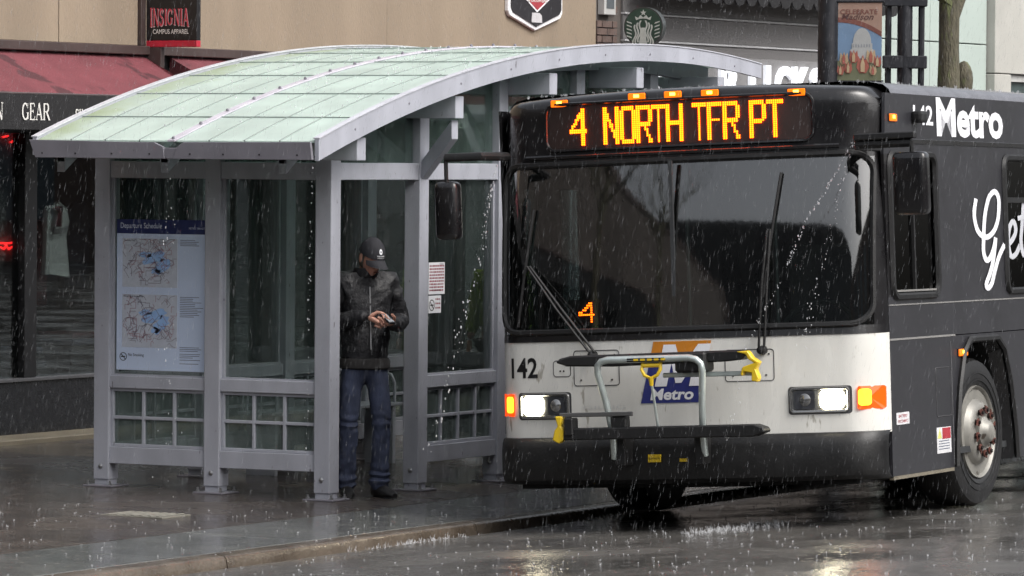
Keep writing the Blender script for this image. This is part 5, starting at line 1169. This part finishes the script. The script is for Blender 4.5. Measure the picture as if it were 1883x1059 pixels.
def crease(vs, amp, sc, stretch=(1, 1, 1)):
    o = []
    for v in vs:
        p = Vector((v.x*stretch[0], v.y*stretch[1], v.z*stretch[2]))*sc
        o.append(v + Vector((noise.noise(p), noise.noise(p+Vector((9, 3, 1))), 0.4*noise.noise(p+Vector((2, 7, 5)))))*amp)
    return o
skin_m = M('skin', lin(206, 154, 134), 0.5, 0, 0.10, 20, 0.001, 90)
leather_m = M('black_leather', lin(33, 33, 36), 0.60, 0, 0.3, 14, 0.008, 34, 0.12)
denim_m = M('blue_denim', lin(54, 61, 82), 0.85, 0, 0.38, 11, 0.006, 40, stretch=(1, 1, 0.45))
cap_m = M('black_cap_cloth', lin(34, 34, 40), 0.8, 0, 0.1, 20, 0.001, 120)
shoe_m = M('black_shoe', lin(26, 25, 26), 0.5, 0, 0.2, 20)
hair_m = M('grey_brown_hair', lin(84, 76, 68), 0.8, 0, 0.2, 40, 0.003, 90)
def head_mesh(mb, c, R, s=1.0):
    """head with brow, nose, cheeks, chin and ears, facing -y before R"""
    n, m = 28, 20; base = len(mb.v); vs = []
    for i in range(m+1):
        a = -math.pi/2+math.pi*i/m
        for j in range(n):
            t = 2*math.pi*j/n; x = math.cos(a)*math.sin(t); y = -math.cos(a)*math.cos(t); z = math.sin(a)
            p = Vector((x*0.077, y*0.097, z*0.122))
            if z < -0.1: p.x *= 1-0.32*(-z-0.1); p.y += -0.012*(-z) if y < 0 else -0.02*(-z)
            f = max(0.0, -y)
            p.y -= 0.030*math.exp(-((x/0.16)**2+((z+0.14)/0.17)**2))*f          # nose
            p.y -= 0.012*math.exp(-((x/0.5)**2+((z-0.22)/0.12)**2))*f            # brow
            for sx in (-0.38, 0.38): p.y += 0.014*math.exp(-(((x-sx)/0.16)**2+((z-0.05)/0.11)**2))*f   # eye sockets
            p.y -= 0.008*math.exp(-((x/0.3)**2+((z+0.52)/0.08)**2))*f            # lips
            p.y += 0.006*math.exp(-((x/0.3)**2+((z+0.60)/0.04)**2))*f
            p.y -= 0.012*math.exp(-((x/0.3)**2+((z+0.85)/0.12)**2))*f            # chin
            vs.append(c + R @ (p*s))
    fs = [(i*n+j, i*n+(j+1) % n, (i+1)*n+(j+1) % n, (i+1)*n+j) for i in range(m) for j in range(n)]
    mb.add(vs, fs)
    for sx in (-1, 1):
        e = MB(); e.ball((0, 0, 0), (0.010, 0.022, 0.034), 10, 8); mb.add([c + R @ ((Vector(p)+Vector((sx*0.079, 0.012, -0.005)))*s) for p in e.v], e.f)
def hand(mb, wrist, d, side, palm_n, curl, s=1.0, thumb=1):
    """palm plus five bent fingers; d = finger direction, side = across the palm towards the thumb, palm_n = palm normal"""
    d = d.normalized(); side = (side-d*side.dot(d)).normalized(); pn = d.cross(side).normalized()
    if pn.dot(palm_n) < 0: pn = -pn
    W = Vector(wrist)
    vs, fs = skinned({'w': (W, (0.026*s, 0.020*s)), 'a': (W+d*0.035*s, (0.034*s, 0.018*s)), 'b': (W+d*0.085*s, (0.038*s, 0.015*s)), 'c': (W+d*0.10*s, (0.034*s, 0.012*s))}, [('w', 'a'), ('a', 'b'), ('b', 'c')], 2)
    # widen the palm across 'side', thin along its normal
    vs = [W + d*(v-W).dot(d) + side*(v-W).dot(side)*1.15 + pn*(v-W).dot(pn)*0.75 for v in vs]
    mb.add(vs, fs)
    for k, (off, ln) in enumerate(((0.030, 0.070), (0.010, 0.080), (-0.011, 0.074), (-0.031, 0.056))):
        p = W+d*0.088*s+side*off*s; pts = [p]; a = 0.0; dirv = d
        for j, fr in enumerate((0.42, 0.32, 0.26)):
            a += curl[j]*(1+0.06*k); dv = d*math.cos(a)+pn*math.sin(a); p = p+dv*ln*fr*s; pts.append(p)
        mb.tube([pts[0]-d*0.02*s]+pts, [0.0085*s, 0.0092*s, 0.0088*s, 0.0080*s, 0.0058*s], 8)
    p = W+d*0.030*s+side*0.030*s; dv = (d*0.6+side*0.8*thumb+pn*0.25).normalized(); p2 = p+dv*0.036*s; dv2 = (d*0.95+side*0.15+pn*0.35).normalized(); p3 = p2+dv2*0.030*s; p4 = p3+dv2*0.022*s
    mb.tube([p-dv*0.02*s, p, p2, p3, p4], [0.012*s, 0.0125*s, 0.0105*s, 0.0098*s, 0.0065*s], 8)

# man in the doorway, looking down at his phone
PR = empty('person', (0.50, 0.02, zs(0.0)))
yaw = TH - math.pi/2 + math.radians(16)       # local -y faces the camera, turned a little to the picture's right
PR.rotation_euler = (0, 0, yaw); PR.scale = (0.93, 0.93, 1.0)
tag(PR, 'man in black leather jacket, jeans and cap looking at a phone in the doorway', 'person')
J = dict(pel=(0, 0.0, 0.96), sp=(0, 0.01, 1.14), ch=(0, 0.02, 1.34), nb=(0, 0.005, 1.515), hd=(0.02, -0.085, 1.615))
HL, KL, AL = (-0.10, 0, 0.92), (-0.125, -0.035, 0.50), (-0.13, 0.02, 0.085); HR, KR, AR = (0.10, 0, 0.92), (0.115, -0.05, 0.50), (0.115, -0.01, 0.085)
SL, EL, WL = (-0.195, 0.02, 1.455), (-0.262, 0.03, 1.165), (-0.055, -0.235, 1.225); SR, ER, WR = (0.195, 0.02, 1.455), (0.268, 0.02, 1.175), (0.145, -0.235, 1.175)
V_ = Vector
def mid(a, b, t): return tuple(V_(a).lerp(V_(b), t))
body = MB()
bn = {'pel': (J['pel'], (0.10, 0.08)), 'sp': (J['sp'], (0.11, 0.085)), 'ch': (J['ch'], (0.13, 0.09)), 'nb': (J['nb'], 0.060), 'nk': (mid(J['nb'], J['hd'], 0.6), 0.056),
      'hl': (HL, 0.055), 'kl': (KL, 0.044), 'al': (AL, 0.026), 'tl': ((-0.132, -0.05, 0.035), 0.016), 'hr': (HR, 0.055), 'kr': (KR, 0.044), 'ar': (AR, 0.026), 'tr': ((0.118, -0.06, 0.035), 0.016),
      'sl': (SL, 0.058), 'el': (EL, 0.042), 'wl': (WL, 0.028), 'sr': (SR, 0.058), 'er': (ER, 0.042), 'wr': (WR, 0.028)}
vs, fs = skinned(bn, [('pel', 'sp'), ('sp', 'ch'), ('ch', 'nb'), ('nb', 'nk'), ('pel', 'hl'), ('hl', 'kl'), ('kl', 'al'), ('al', 'tl'), ('pel', 'hr'), ('hr', 'kr'), ('kr', 'ar'), ('ar', 'tr'), ('ch', 'sl'), ('sl', 'el'), ('el', 'wl'), ('ch', 'sr'), ('sr', 'er'), ('er', 'wr')])
body.add(vs, fs)
HRM = Matrix.Rotation(math.radians(20), 3, 'Z') @ Matrix.Rotation(math.radians(24), 3, 'X')
hc = V_(J['hd'])
head_mesh(body, hc, HRM)
hand(body, V_(WL)+V_((0.012, -0.018, -0.002)), V_((0.80, -0.42, -0.42)), V_((0.1, -0.3, 0.9)), V_((-0.2, 0.6, -0.6)), (0.45, 0.7, 0.5))
hand(body, V_(WR)+V_((-0.006, -0.012, 0)), V_((-0.55, -0.72, 0.05)), V_((0.45, -0.45, 0.5)), V_((0, 0.1, 1)), (0.55, 0.8, 0.6))
bo = body.build('body', skin_m, PR, smooth=True)
for sx in (-1, 1):
    q = MB(); q.ball(hc + HRM @ V_((sx*0.030, -0.086, 0.008)), (0.011, 0.008, 0.006), 8, 6); q.build('eye', M('eye_dark', lin(40, 32, 30), 0.2), PR, smooth=True)
q = MB(); q.cbox((0, 0, 0), (0.042, 0.008, 0.004)); q.v = [tuple(hc + HRM @ (V_(p)+V_((0, -0.100, -0.062)))) for p in q.v]; q.build('mouth', M('lip', lin(140, 84, 76), 0.5), PR)
# hair below the cap
q = MB(); n, m = 20, 8; vs = []
for i in range(m+1):
    a = -0.55+1.3*i/m
    for j in range(n+1):
        t = math.radians(75)+math.radians(210)*j/n; x = math.cos(a)*math.sin(t); y = -math.cos(a)*math.cos(t); vs.append(hc + HRM @ V_((x*0.083, y*0.104, math.sin(a)*0.127)))
q.add(vs, [(i*(n+1)+j, i*(n+1)+j+1, (i+1)*(n+1)+j+1, (i+1)*(n+1)+j) for i in range(m) for j in range(n)]); q.build('hair', hair_m, PR, smooth=True)
# cap: panelled crown, curved peak, embroidered badge
q = MB(); n, m = 28, 9; vs = []
for i in range(m+1):
    a = 0.14+(math.pi/2-0.14)*i/m
    for j in range(n):
        t = 2*math.pi*j/n; bump_ = 1+0.012*math.cos(6*t); p = V_((math.cos(a)*math.sin(t)*0.092*bump_, -math.cos(a)*math.cos(t)*0.113*bump_, 0.012+math.sin(a)*0.132)); vs.append(hc + HRM @ p)
q.add(vs, [(i*n+j, i*n+(j+1) % n, (i+1)*n+(j+1) % n, (i+1)*n+j) for i in range(m) for j in range(n)]); cp = q.build('cap', cap_m, PR, smooth=True)
q = MB(); vs = []; n = 14
for i in range(6):
    r = i/5.0
    for j in range(n+1):
        t = math.radians(-62+124*j/n); x = math.sin(t)*(0.092+0.002*r); y = -math.cos(t)*0.113-r*0.085*math.cos(t*1.25); vs.append(hc + HRM @ V_((x, y, 0.032-0.030*(x/0.09)**2-0.028*r)))
q.add(vs, [(i*(n+1)+j, i*(n+1)+j+1, (i+1)*(n+1)+j+1, (i+1)*(n+1)+j) for i in range(5) for j in range(n)])
q.build('peak', cap_m, cp, smooth=True)
def capface(a, b, e): # wraps onto the crown front
    t = a/0.10; z = 0.075+b; k = math.sqrt(max(0.05, 1-((z-0.012)/0.132)**2)); return hc + HRM @ V_((math.sin(t)*0.092*k*1.03, -math.cos(t)*0.113*k*1.03-e, z))
q = MB(); m = 18
for i in range(m):
    a, b = 2*math.pi*i/m, 2*math.pi*(i+1)/m; q.flat([capface(0.017*k_*math.cos(t), 0.012+0.017*k_*math.sin(t), 0.004) for k_, t in ((0.35, a), (0.35, b), (1, b), (1, a))])
put_text(q, 'WISCONSIN', lambda a, b: capface(-0.036+a, -0.020+b, 0.004), w=0.072, h=0.009, bold=0.02); put_text(q, 'CAMPUS', lambda a, b: capface(-0.030+a, -0.030+b, 0.004), w=0.06, h=0.005); q.build('badge', decalw_m, cp)
# leather jacket: body and sleeves, ribbed hem, collar, zip
jn = {'bt': ((0, 0.005, 0.855), (0.165, 0.13)), 'pel': ((0, 0.005, 0.95), (0.19, 0.145)), 'sp': ((0, 0.0, 1.10), (0.198, 0.152)), 'ch': ((0, 0.01, 1.30), (0.205, 0.148)), 'up': ((0, 0.015, 1.45), (0.165, 0.118)), 'nb': ((0, 0.0, 1.505), (0.082, 0.078)),
      'sl': (V_(SL)+V_((0.01, 0, -0.005)), 0.086), 'el1': (mid(SL, EL, 0.55), 0.080), 'el': (EL, 0.074), 'fl': (mid(EL, WL, 0.5), 0.066), 'wl': (mid(EL, WL, 0.8), 0.054), 'wl2': (mid(EL, WL, 1.06), 0.045), 'sr': (V_(SR)+V_((-0.01, 0, -0.005)), 0.086), 'er1': (mid(SR, ER, 0.55), 0.080), 'er': (ER, 0.074), 'fr': (mid(ER, WR, 0.5), 0.066), 'wr': (mid(ER, WR, 0.78), 0.054), 'wr2': (mid(ER, WR, 1.04), 0.045)}
vs, fs = skinned(jn, [('bt', 'pel'), ('pel', 'sp'), ('sp', 'ch'), ('ch', 'up'), ('up', 'nb'), ('up', 'sl'), ('sl', 'el1'), ('el1', 'el'), ('el', 'fl'), ('fl', 'wl'), ('wl', 'wl2'), ('up', 'sr'), ('sr', 'er1'), ('er1', 'er'), ('er', 'fr'), ('fr', 'wr'), ('wr', 'wr2')], 3)
vs = crease(vs, 0.016, 12.0, (1, 1, 1.5)); vs = crease(vs, 0.010, 27.0, (1, 1, 0.8))
q = MB(); q.add(vs, fs); jk = q.build('jacket', leather_m, PR, smooth=True)
q = MB(); q.lathe([(0, .155), (0.01, .174), (0.055, .177), (0.075, .165)], (0, 0, 0), (0, 0, 1), 28, False); q.v = [(a*1.08, b*0.80+0.005, c+0.862) for a, b, c in q.v]; q.build('hem', M('jacket_rib', lin(40, 38, 38), 0.8, 0, 0.2, 60), jk, smooth=True)
q = MB(); q.lathe([(0, .085), (0.03, .092), (0.06, .084), (0.058, .076), (0.0, .07)], (0, 0, 0), (0, 0, 1), 24, False); q.v = [(a*1.05, b-0.012-c*0.25, c+1.485) for a, b, c in q.v]; q.build('collar', leather_m, jk, smooth=True)
q = MB(); q.box(-0.004, 0.004, -0.166, -0.150, 1.00, 1.42); q.v = [(a+0.005, b+0.045*max(0, (c-1.25)/0.17)**1.5+0.004, c) for a, b, c in q.v]; q.build('zip', steel_m, jk)
# jeans, shoes
tn_ = {'pel': ((0, 0.01, 1.03), (0.155, 0.125)), 'wa': ((0, 0.01, 0.955), (0.165, 0.13)), 'cr': ((0, 0.01, 0.875), (0.13, 0.115)), 'hl': (V_(HL)+V_((0, 0, -0.07)), 0.096), 'tl': (mid(HL, KL, 0.55), 0.085), 'kl': (KL, 0.074), 'cl': (mid(KL, AL, 0.5), 0.071), 'al': (V_(AL)+V_((0, 0, 0.04)), 0.080), 'al2': (V_(AL)+V_((0, -0.01, -0.055)), 0.076),
       'hr': (V_(HR)+V_((0, 0, -0.07)), 0.096), 'tr': (mid(HR, KR, 0.55), 0.085), 'kr': (KR, 0.074), 'cr2': (mid(KR, AR, 0.5), 0.071), 'ar': (V_(AR)+V_((0, 0, 0.04)), 0.080), 'ar2': (V_(AR)+V_((0, -0.01, -0.055)), 0.076)}
vs, fs = skinned(tn_, [('pel', 'wa'), ('wa', 'cr'), ('cr', 'hl'), ('hl', 'tl'), ('tl', 'kl'), ('kl', 'cl'), ('cl', 'al'), ('al', 'al2'), ('cr', 'hr'), ('hr', 'tr'), ('tr', 'kr'), ('kr', 'cr2'), ('cr2', 'ar'), ('ar', 'ar2')], 3)
vs = crease(vs, 0.010, 9.0, (1.3, 1.3, 0.7)); vs = crease(vs, 0.005, 26.0, (1, 1, 1.2))
for i, v in enumerate(vs):      # stacked folds at the ankle and behind the knee
    k_ = math.exp(-((v.z-0.12)/0.09)**2)+0.5*math.exp(-((v.z-0.50)/0.07)**2)
    cx_ = -0.125 if v.x < 0 else 0.115; s_ = 1+0.12*k_*math.sin(v.z*95+6*noise.noise(v*7)); vs[i] = Vector((cx_+(v.x-cx_)*s_, v.y*s_, v.z))
vs = [Vector((v.x, v.y, max(v.z, 0.035))) for v in vs]
q = MB(); q.add(vs, fs); q.build('jeans', denim_m, PR, smooth=True)
for a, ang in ((AL, -0.12), (AR, 0.32)):
    q = MB(); S = []
    for (y, w_, h_) in ((0.075, 0.03, 0.06), (0.06, 0.042, 0.085), (0.0, 0.046, 0.10), (-0.07, 0.048, 0.08), (-0.13, 0.050, 0.058), (-0.18, 0.042, 0.048), (-0.205, 0.022, 0.035)):
        S.append([(w_*math.cos(t), y, max(0.0, h_*0.5+h_*0.5*math.sin(t))) for t in [2*math.pi*i/14 for i in range(14)]])
    vs = [Matrix.Rotation(ang, 3, 'Z') @ V_(p)+V_((a[0], a[1], 0.0)) for r in S for p in r]; n = 14
    fs = [(i*n+j, i*n+(j+1) % n, (i+1)*n+(j+1) % n, (i+1)*n+j) for i in range(len(S)-1) for j in range(n)]+[tuple(range(n))[::-1], tuple(range((len(S)-1)*n, len(S)*n))]
    q.add(vs, fs); q.build('shoe', shoe_m, PR, smooth=True)
# the phone in his hands is a thing of its own
pm = Matrix.Translation((0.50, 0.02, 0)) @ Matrix.Rotation(yaw, 4, 'Z') @ Matrix.Diagonal((0.93, 0.93, 1.0, 1.0))
PH = empty('mobile_phone'); tag(PH, 'small dark flip phone held in both hands by the man in the cap', 'phone')
hp = (V_(WL)+V_((0.115, -0.085, -0.03))+V_(WR)+V_((-0.07, -0.085, 0.03)))*0.5
PH.matrix_world = pm @ Matrix.Translation(hp+V_((0.015, -0.005, 0.012))) @ Matrix.Rotation(0.5, 4, 'Z') @ Matrix.Rotation(0.55, 4, 'X')
q = MB(); q.box(-0.03, 0.03, -0.06, 0.06, -0.006, 0.006); q.build('case', M('phone_black', lin(24, 24, 28), 0.3), PH, bevel=0.004, seg=2)
q = MB(); q.box(-0.026, 0.026, -0.05, 0.05, 0.0062, 0.008); q.build('screen', M('phone_screen', lin(170, 175, 180), 0.15), PH)
q = MB(); q.tube([(0.0095*math.cos(t), 0, 0.0095*math.sin(t)) for t in [i*2*math.pi/16 for i in range(17)]], 0.0018, 6, False); o = q.build('ring', steel_m, PR, smooth=True); o.location = V_(WL)+V_((0.10, -0.06, -0.05))

# second person behind the glass, in a high-visibility vest
P2 = empty('person', (5.22, 1.5, zs(1.5))); P2.rotation_euler = (0, 0, TH-math.pi/2-0.5)
tag(P2, 'person in yellow-green high-visibility jacket seen through the shelter glass beside the bus', 'person')
hv_m = M('high_visibility_cloth', lin(160, 190, 50), 0.7, 0, 0.12, 8, 0.003, 30)
b2 = MB(); bn2 = {'pel': ((0, 0, .90), (.14, .10)), 'sp': ((0, 0, 1.06), (.13, .10)), 'ch': ((0, 0, 1.24), (.15, .11)), 'nb': ((0, 0, 1.42), .058), 'nk': ((0, -.01, 1.48), .054), 'hl': ((-.1, 0, .86), .085), 'kl': ((-.1, -.02, .47), .06), 'al': ((-.1, 0, .08), .045), 'tl': ((-.11, -.14, .04), .035), 'hr': ((.1, 0, .86), .085), 'kr': ((.1, -.02, .47), .06), 'ar': ((.1, 0, .08), .045), 'tr': ((.11, -.14, .04), .035),
      'sl': ((-.19, 0, 1.36), .058), 'el': ((-.24, .02, 1.08), .042), 'wl': ((-.22, -.10, .86), .03), 'sr': ((.19, 0, 1.36), .058), 'er': ((.24, .02, 1.08), .042), 'wr': ((.22, -.10, .86), .03)}
vs, fs = skinned(bn2, [('pel', 'sp'), ('sp', 'ch'), ('ch', 'nb'), ('nb', 'nk'), ('pel', 'hl'), ('hl', 'kl'), ('kl', 'al'), ('al', 'tl'), ('pel', 'hr'), ('hr', 'kr'), ('kr', 'ar'), ('ar', 'tr'), ('ch', 'sl'), ('sl', 'el'), ('el', 'wl'), ('ch', 'sr'), ('sr', 'er'), ('er', 'wr')])
b2.add(vs, fs); head_mesh(b2, V_((0, -.02, 1.58)), Matrix.Rotation(0.2, 3, 'X'))
hand(b2, V_((-.22, -.10, .86)), V_((0, -.25, -1)), V_((0.3, -1, 0)), V_((1, 0, 0)), (.2, .3, .3)); hand(b2, V_((.22, -.10, .86)), V_((0, -.25, -1)), V_((-0.3, -1, 0)), V_((-1, 0, 0)), (.2, .3, .3))
b2.build('body', skin_m, P2, smooth=True)
vs, fs = skinned({'pel': ((0, 0, .86), (.185, .14)), 'sp': ((0, 0, 1.04), (.19, .145)), 'ch': ((0, 0, 1.24), (.20, .145)), 'up': ((0, 0, 1.36), (.15, .11)), 'nb': ((0, 0, 1.41), .08), 'sl': ((-.18, 0, 1.35), .08), 'el': ((-.24, .02, 1.08), .066), 'wl': ((-.222, -.09, .90), .05), 'sr': ((.18, 0, 1.35), .08), 'er': ((.24, .02, 1.08), .066), 'wr': ((.222, -.09, .90), .05)}, [('pel', 'sp'), ('sp', 'ch'), ('ch', 'up'), ('up', 'nb'), ('up', 'sl'), ('sl', 'el'), ('el', 'wl'), ('up', 'sr'), ('sr', 'er'), ('er', 'wr')], 3)
q = MB(); q.add(crease(vs, 0.014, 11), fs); q.build('jacket', hv_m, P2, smooth=True)
vs, fs = skinned({'pel': ((0, 0, .86), (.15, .12)), 'hl': ((-.1, 0, .78), .10), 'kl': ((-.1, -.02, .47), .08), 'al': ((-.1, 0, .11), .072), 'hr': ((.1, 0, .78), .10), 'kr': ((.1, -.02, .47), .08), 'ar': ((.1, 0, .11), .072)}, [('pel', 'hl'), ('hl', 'kl'), ('kl', 'al'), ('pel', 'hr'), ('hr', 'kr'), ('kr', 'ar')], 2)
q = MB(); q.add(vs, fs); q.build('trousers', M('dark_trousers', lin(40, 42, 52), 0.85), P2, smooth=True)
q = MB(); q.ball((0, 0.005, 1.605), (0.09, 0.108, 0.118), 16, 10); q.v = [p if p[2] > 1.58 else (p[0]*0.9, max(p[1], 0.0), p[2]) for p in q.v]; q.build('hair', hair_m, P2, smooth=True)
for sx in (-.1, .1):
    q = MB(); q.prism([(sx-.045, .07, 0), (sx+.045, .07, 0), (sx+.05, -.14, 0), (sx, -.19, 0), (sx-.05, -.14, 0)], (0, 0, 0), (0, 0, .075)); q.build('shoe', shoe_m, P2, bevel=0.02, seg=2)

# ================================================================== rain
drop_m = [veil('rain_faint', (0.75, 0.77, 0.8), 0.09), veil('rain_mid', (0.78, 0.8, 0.83), 0.14), veil('rain_clear', (0.8, 0.82, 0.85), 0.23)]; splash_m = veil('splash', (0.85, 0.86, 0.88), 0.26); pearl_m = veil('falling_water', (0.9, 0.92, 0.95), 0.6)
Cc = Vector((-28.13, -16.321, 2.30)); rr = random.Random(21)
def streak(mb, p, ln, w, sl):
    d = Vector((rt.x*sl, rt.y*sl, 1.0)).normalized()*ln; x = rt*w; y = Vector((fw.x, fw.y, 0)).normalized()*w
    a = p-d*0.5; b = p+d*0.5; m = p-d*0.12
    mb.add([b, m+x, m-x*0.5+y*0.87, m-x*0.5-y*0.87, a], [(0, 1, 2), (0, 2, 3), (0, 3, 1), (4, 2, 1), (4, 3, 2), (4, 1, 3)])
q = MB()
for i in range(42000):
    f = 14+31*rr.random()**0.6; r = rr.uniform(-0.125, 0.125)*f; z = 2.3+rr.uniform(-0.095, 0.042)*f
    p = Cc+rf(r, f); p.z = z
    if z < zs(p.y)+0.05: continue
    # keep the dry space under the shelter roof and inside the bus and shops clear
    if -0.8 < p.x < 5.9 and -0.3 < p.y < 1.8 and z < zr(min(max(p.x, -0.8), 5.8)): continue
    if p.y > 4.15 and z < 3.1: continue
    b_ = bm_.inverted() @ p
    if abs(b_.x) < 1.3 and 0.0 < b_.y < 10.4 and 0.2 < b_.z < 2.76: continue
    sc_ = rr.uniform(0.5, 1.4); q.m = rr.choice((0, 0, 0, 0, 0, 1, 1, 1, 1, 2)); streak(q, p, 0.030*sc_*(1.25-0.25*q.m), 0.00088*sc_*(0.5+0.5*f/30), rr.uniform(0.10, 0.24))
tag(q.build('rain', drop_m), 'thin falling rain streaks over the whole street', 'rain', kind='stuff')
def crown(mb, p, s):
    for k in range(rr.randint(3, 6)):
        a = rr.uniform(0, 6.28); o = Vector((math.cos(a), math.sin(a), 0))*s*rr.uniform(0.2, 0.9); h = s*rr.uniform(0.5, 1.6); w = 0.0022+0.0012*rr.random()
        b = p+o*0.4; t = p+o+Vector((0, 0, h)); m = b.lerp(t, 0.7)
        mb.add([b, m+rt*w, m-rt*w, m+Vector((0, 0, w)), t], [(0, 1, 3), (0, 3, 2), (0, 2, 1), (4, 3, 1), (4, 2, 3), (4, 1, 2)])
q = MB()
for i in range(1700):
    u = rr.uniform(-7, 6); v = rr.uniform(-7.5, 1.5)
    if v > -1.5:
        if -0.9 < u and v > -0.35: 
            continue
        z = zs(v) if v > -1.42 else -0.03
    else: z = zroad(v)
    crown(q, Vector((u, v, z)), rr.uniform(0.004, 0.011)*(2.0 if rr.random() < 0.08 else 1))
for i in range(420):      # on the shelter roof and the bus roof
    u = rr.uniform(-0.6, 5.6); v = rr.uniform(-0.3, 1.75); crown(q, Vector((u, v, zr(u)+0.002)), rr.uniform(0.006, 0.014))
for i in range(1200):
    x = rr.uniform(-1.2, 1.25); y = rr.uniform(0.4, 7.5); crown(q, bm_ @ Vector((x, y, 2.755-0.02*abs(x))), rr.uniform(0.008, 0.022))
tag(q.build('splashes', splash_m), 'tiny rain splashes bouncing off the road, pavement and roofs', 'splash', kind='stuff')
# water streaming off eaves and mirror arms
def drips(path, n, jit, name, label, s0=0.006, s1=0.012):
    q = MB(); path = [Vector(p) for p in path]
    for i in range(n):
        t = rr.random()**0.85*(len(path)-1); k = min(int(t), len(path)-2); p = path[k].lerp(path[k+1], t-k)+Vector((rr.gauss(0, 1), rr.gauss(0, 1), 0))*jit*(0.2+t/len(path))
        s = rr.uniform(s0, s1)*rr.choice((0.14, 0.2, 0.26, 0.34)); q.ball(p, (s, s, s*rr.uniform(1.1, 2.4)), 6, 4)
    tag(q.build(name, pearl_m), label, 'falling water', kind='stuff')
drips([(-0.86, -0.36, 2.27), (-0.88, -0.36, 1.8), (-0.90, -0.36, 1.2), (-0.92, -0.36, 0.05)], 60, 0.008, 'eave_drip', 'string of drops falling from the near corner of the shelter roof')
drips([(-0.88, 0.72, 2.27), (-0.90, 0.70, 1.7), (-0.92, 0.68, 0.05)], 70, 0.05, 'outlet_drip', 'scattered drops falling from the gutter outlet over the poster')
bp_ = lambda x, y, z: bm_ @ Vector((x, y, z))
drips([bp_(-1.22, 0.15, 2.32), bp_(-1.24, 0.05, 2.1), bp_(-1.27, 0.0, 1.8), bp_(-1.40, -0.15, 1.2), bp_(-1.55, -0.3, 0.5)], 150, 0.02, 'mirror_stream', 'stream of drops blown back from the kerbside mirror arm', 0.007, 0.016)
drips([bp_(1.20, 0.05, 2.36), bp_(1.10, -0.02, 2.15), bp_(0.93, -0.06, 1.9), bp_(0.80, -0.1, 1.6), bp_(0.55, -0.15, 1.15), bp_(0.4, -0.2, 0.5)], 170, 0.012, 'roof_stream', 'stream of drops running off the brow across the windscreen', 0.006, 0.014)
drips([bp_(1.22, 0.05, 2.36), bp_(1.17, -0.02, 2.2), bp_(1.10, -0.06, 1.9), bp_(1.0, -0.1, 1.5), bp_(0.9, -0.15, 1.1)], 90, 0.02, 'second_stream', 'thinner stream of drops beside the pillar of the windscreen', 0.006, 0.013)
q = MB()
for (cu, cv, nn, lu, h) in ((-1.75, -1.62, 130, 0.6, 0.045), (-0.7, -3.35, 150, 0.8, 0.045), (0.7, -1.75, 60, 0.3, 0.03)):
    for i in range(nn):
        u = cu+rr.gauss(0, lu*0.5); v = cv+rr.gauss(0, 0.09); crown(q, Vector((u, v, zroad(v)-0.002)), h*rr.uniform(0.15, 0.8))
tag(q.build('spray', splash_m), 'white spray thrown up along the kerb and by the front wheel', 'spray', kind='stuff')
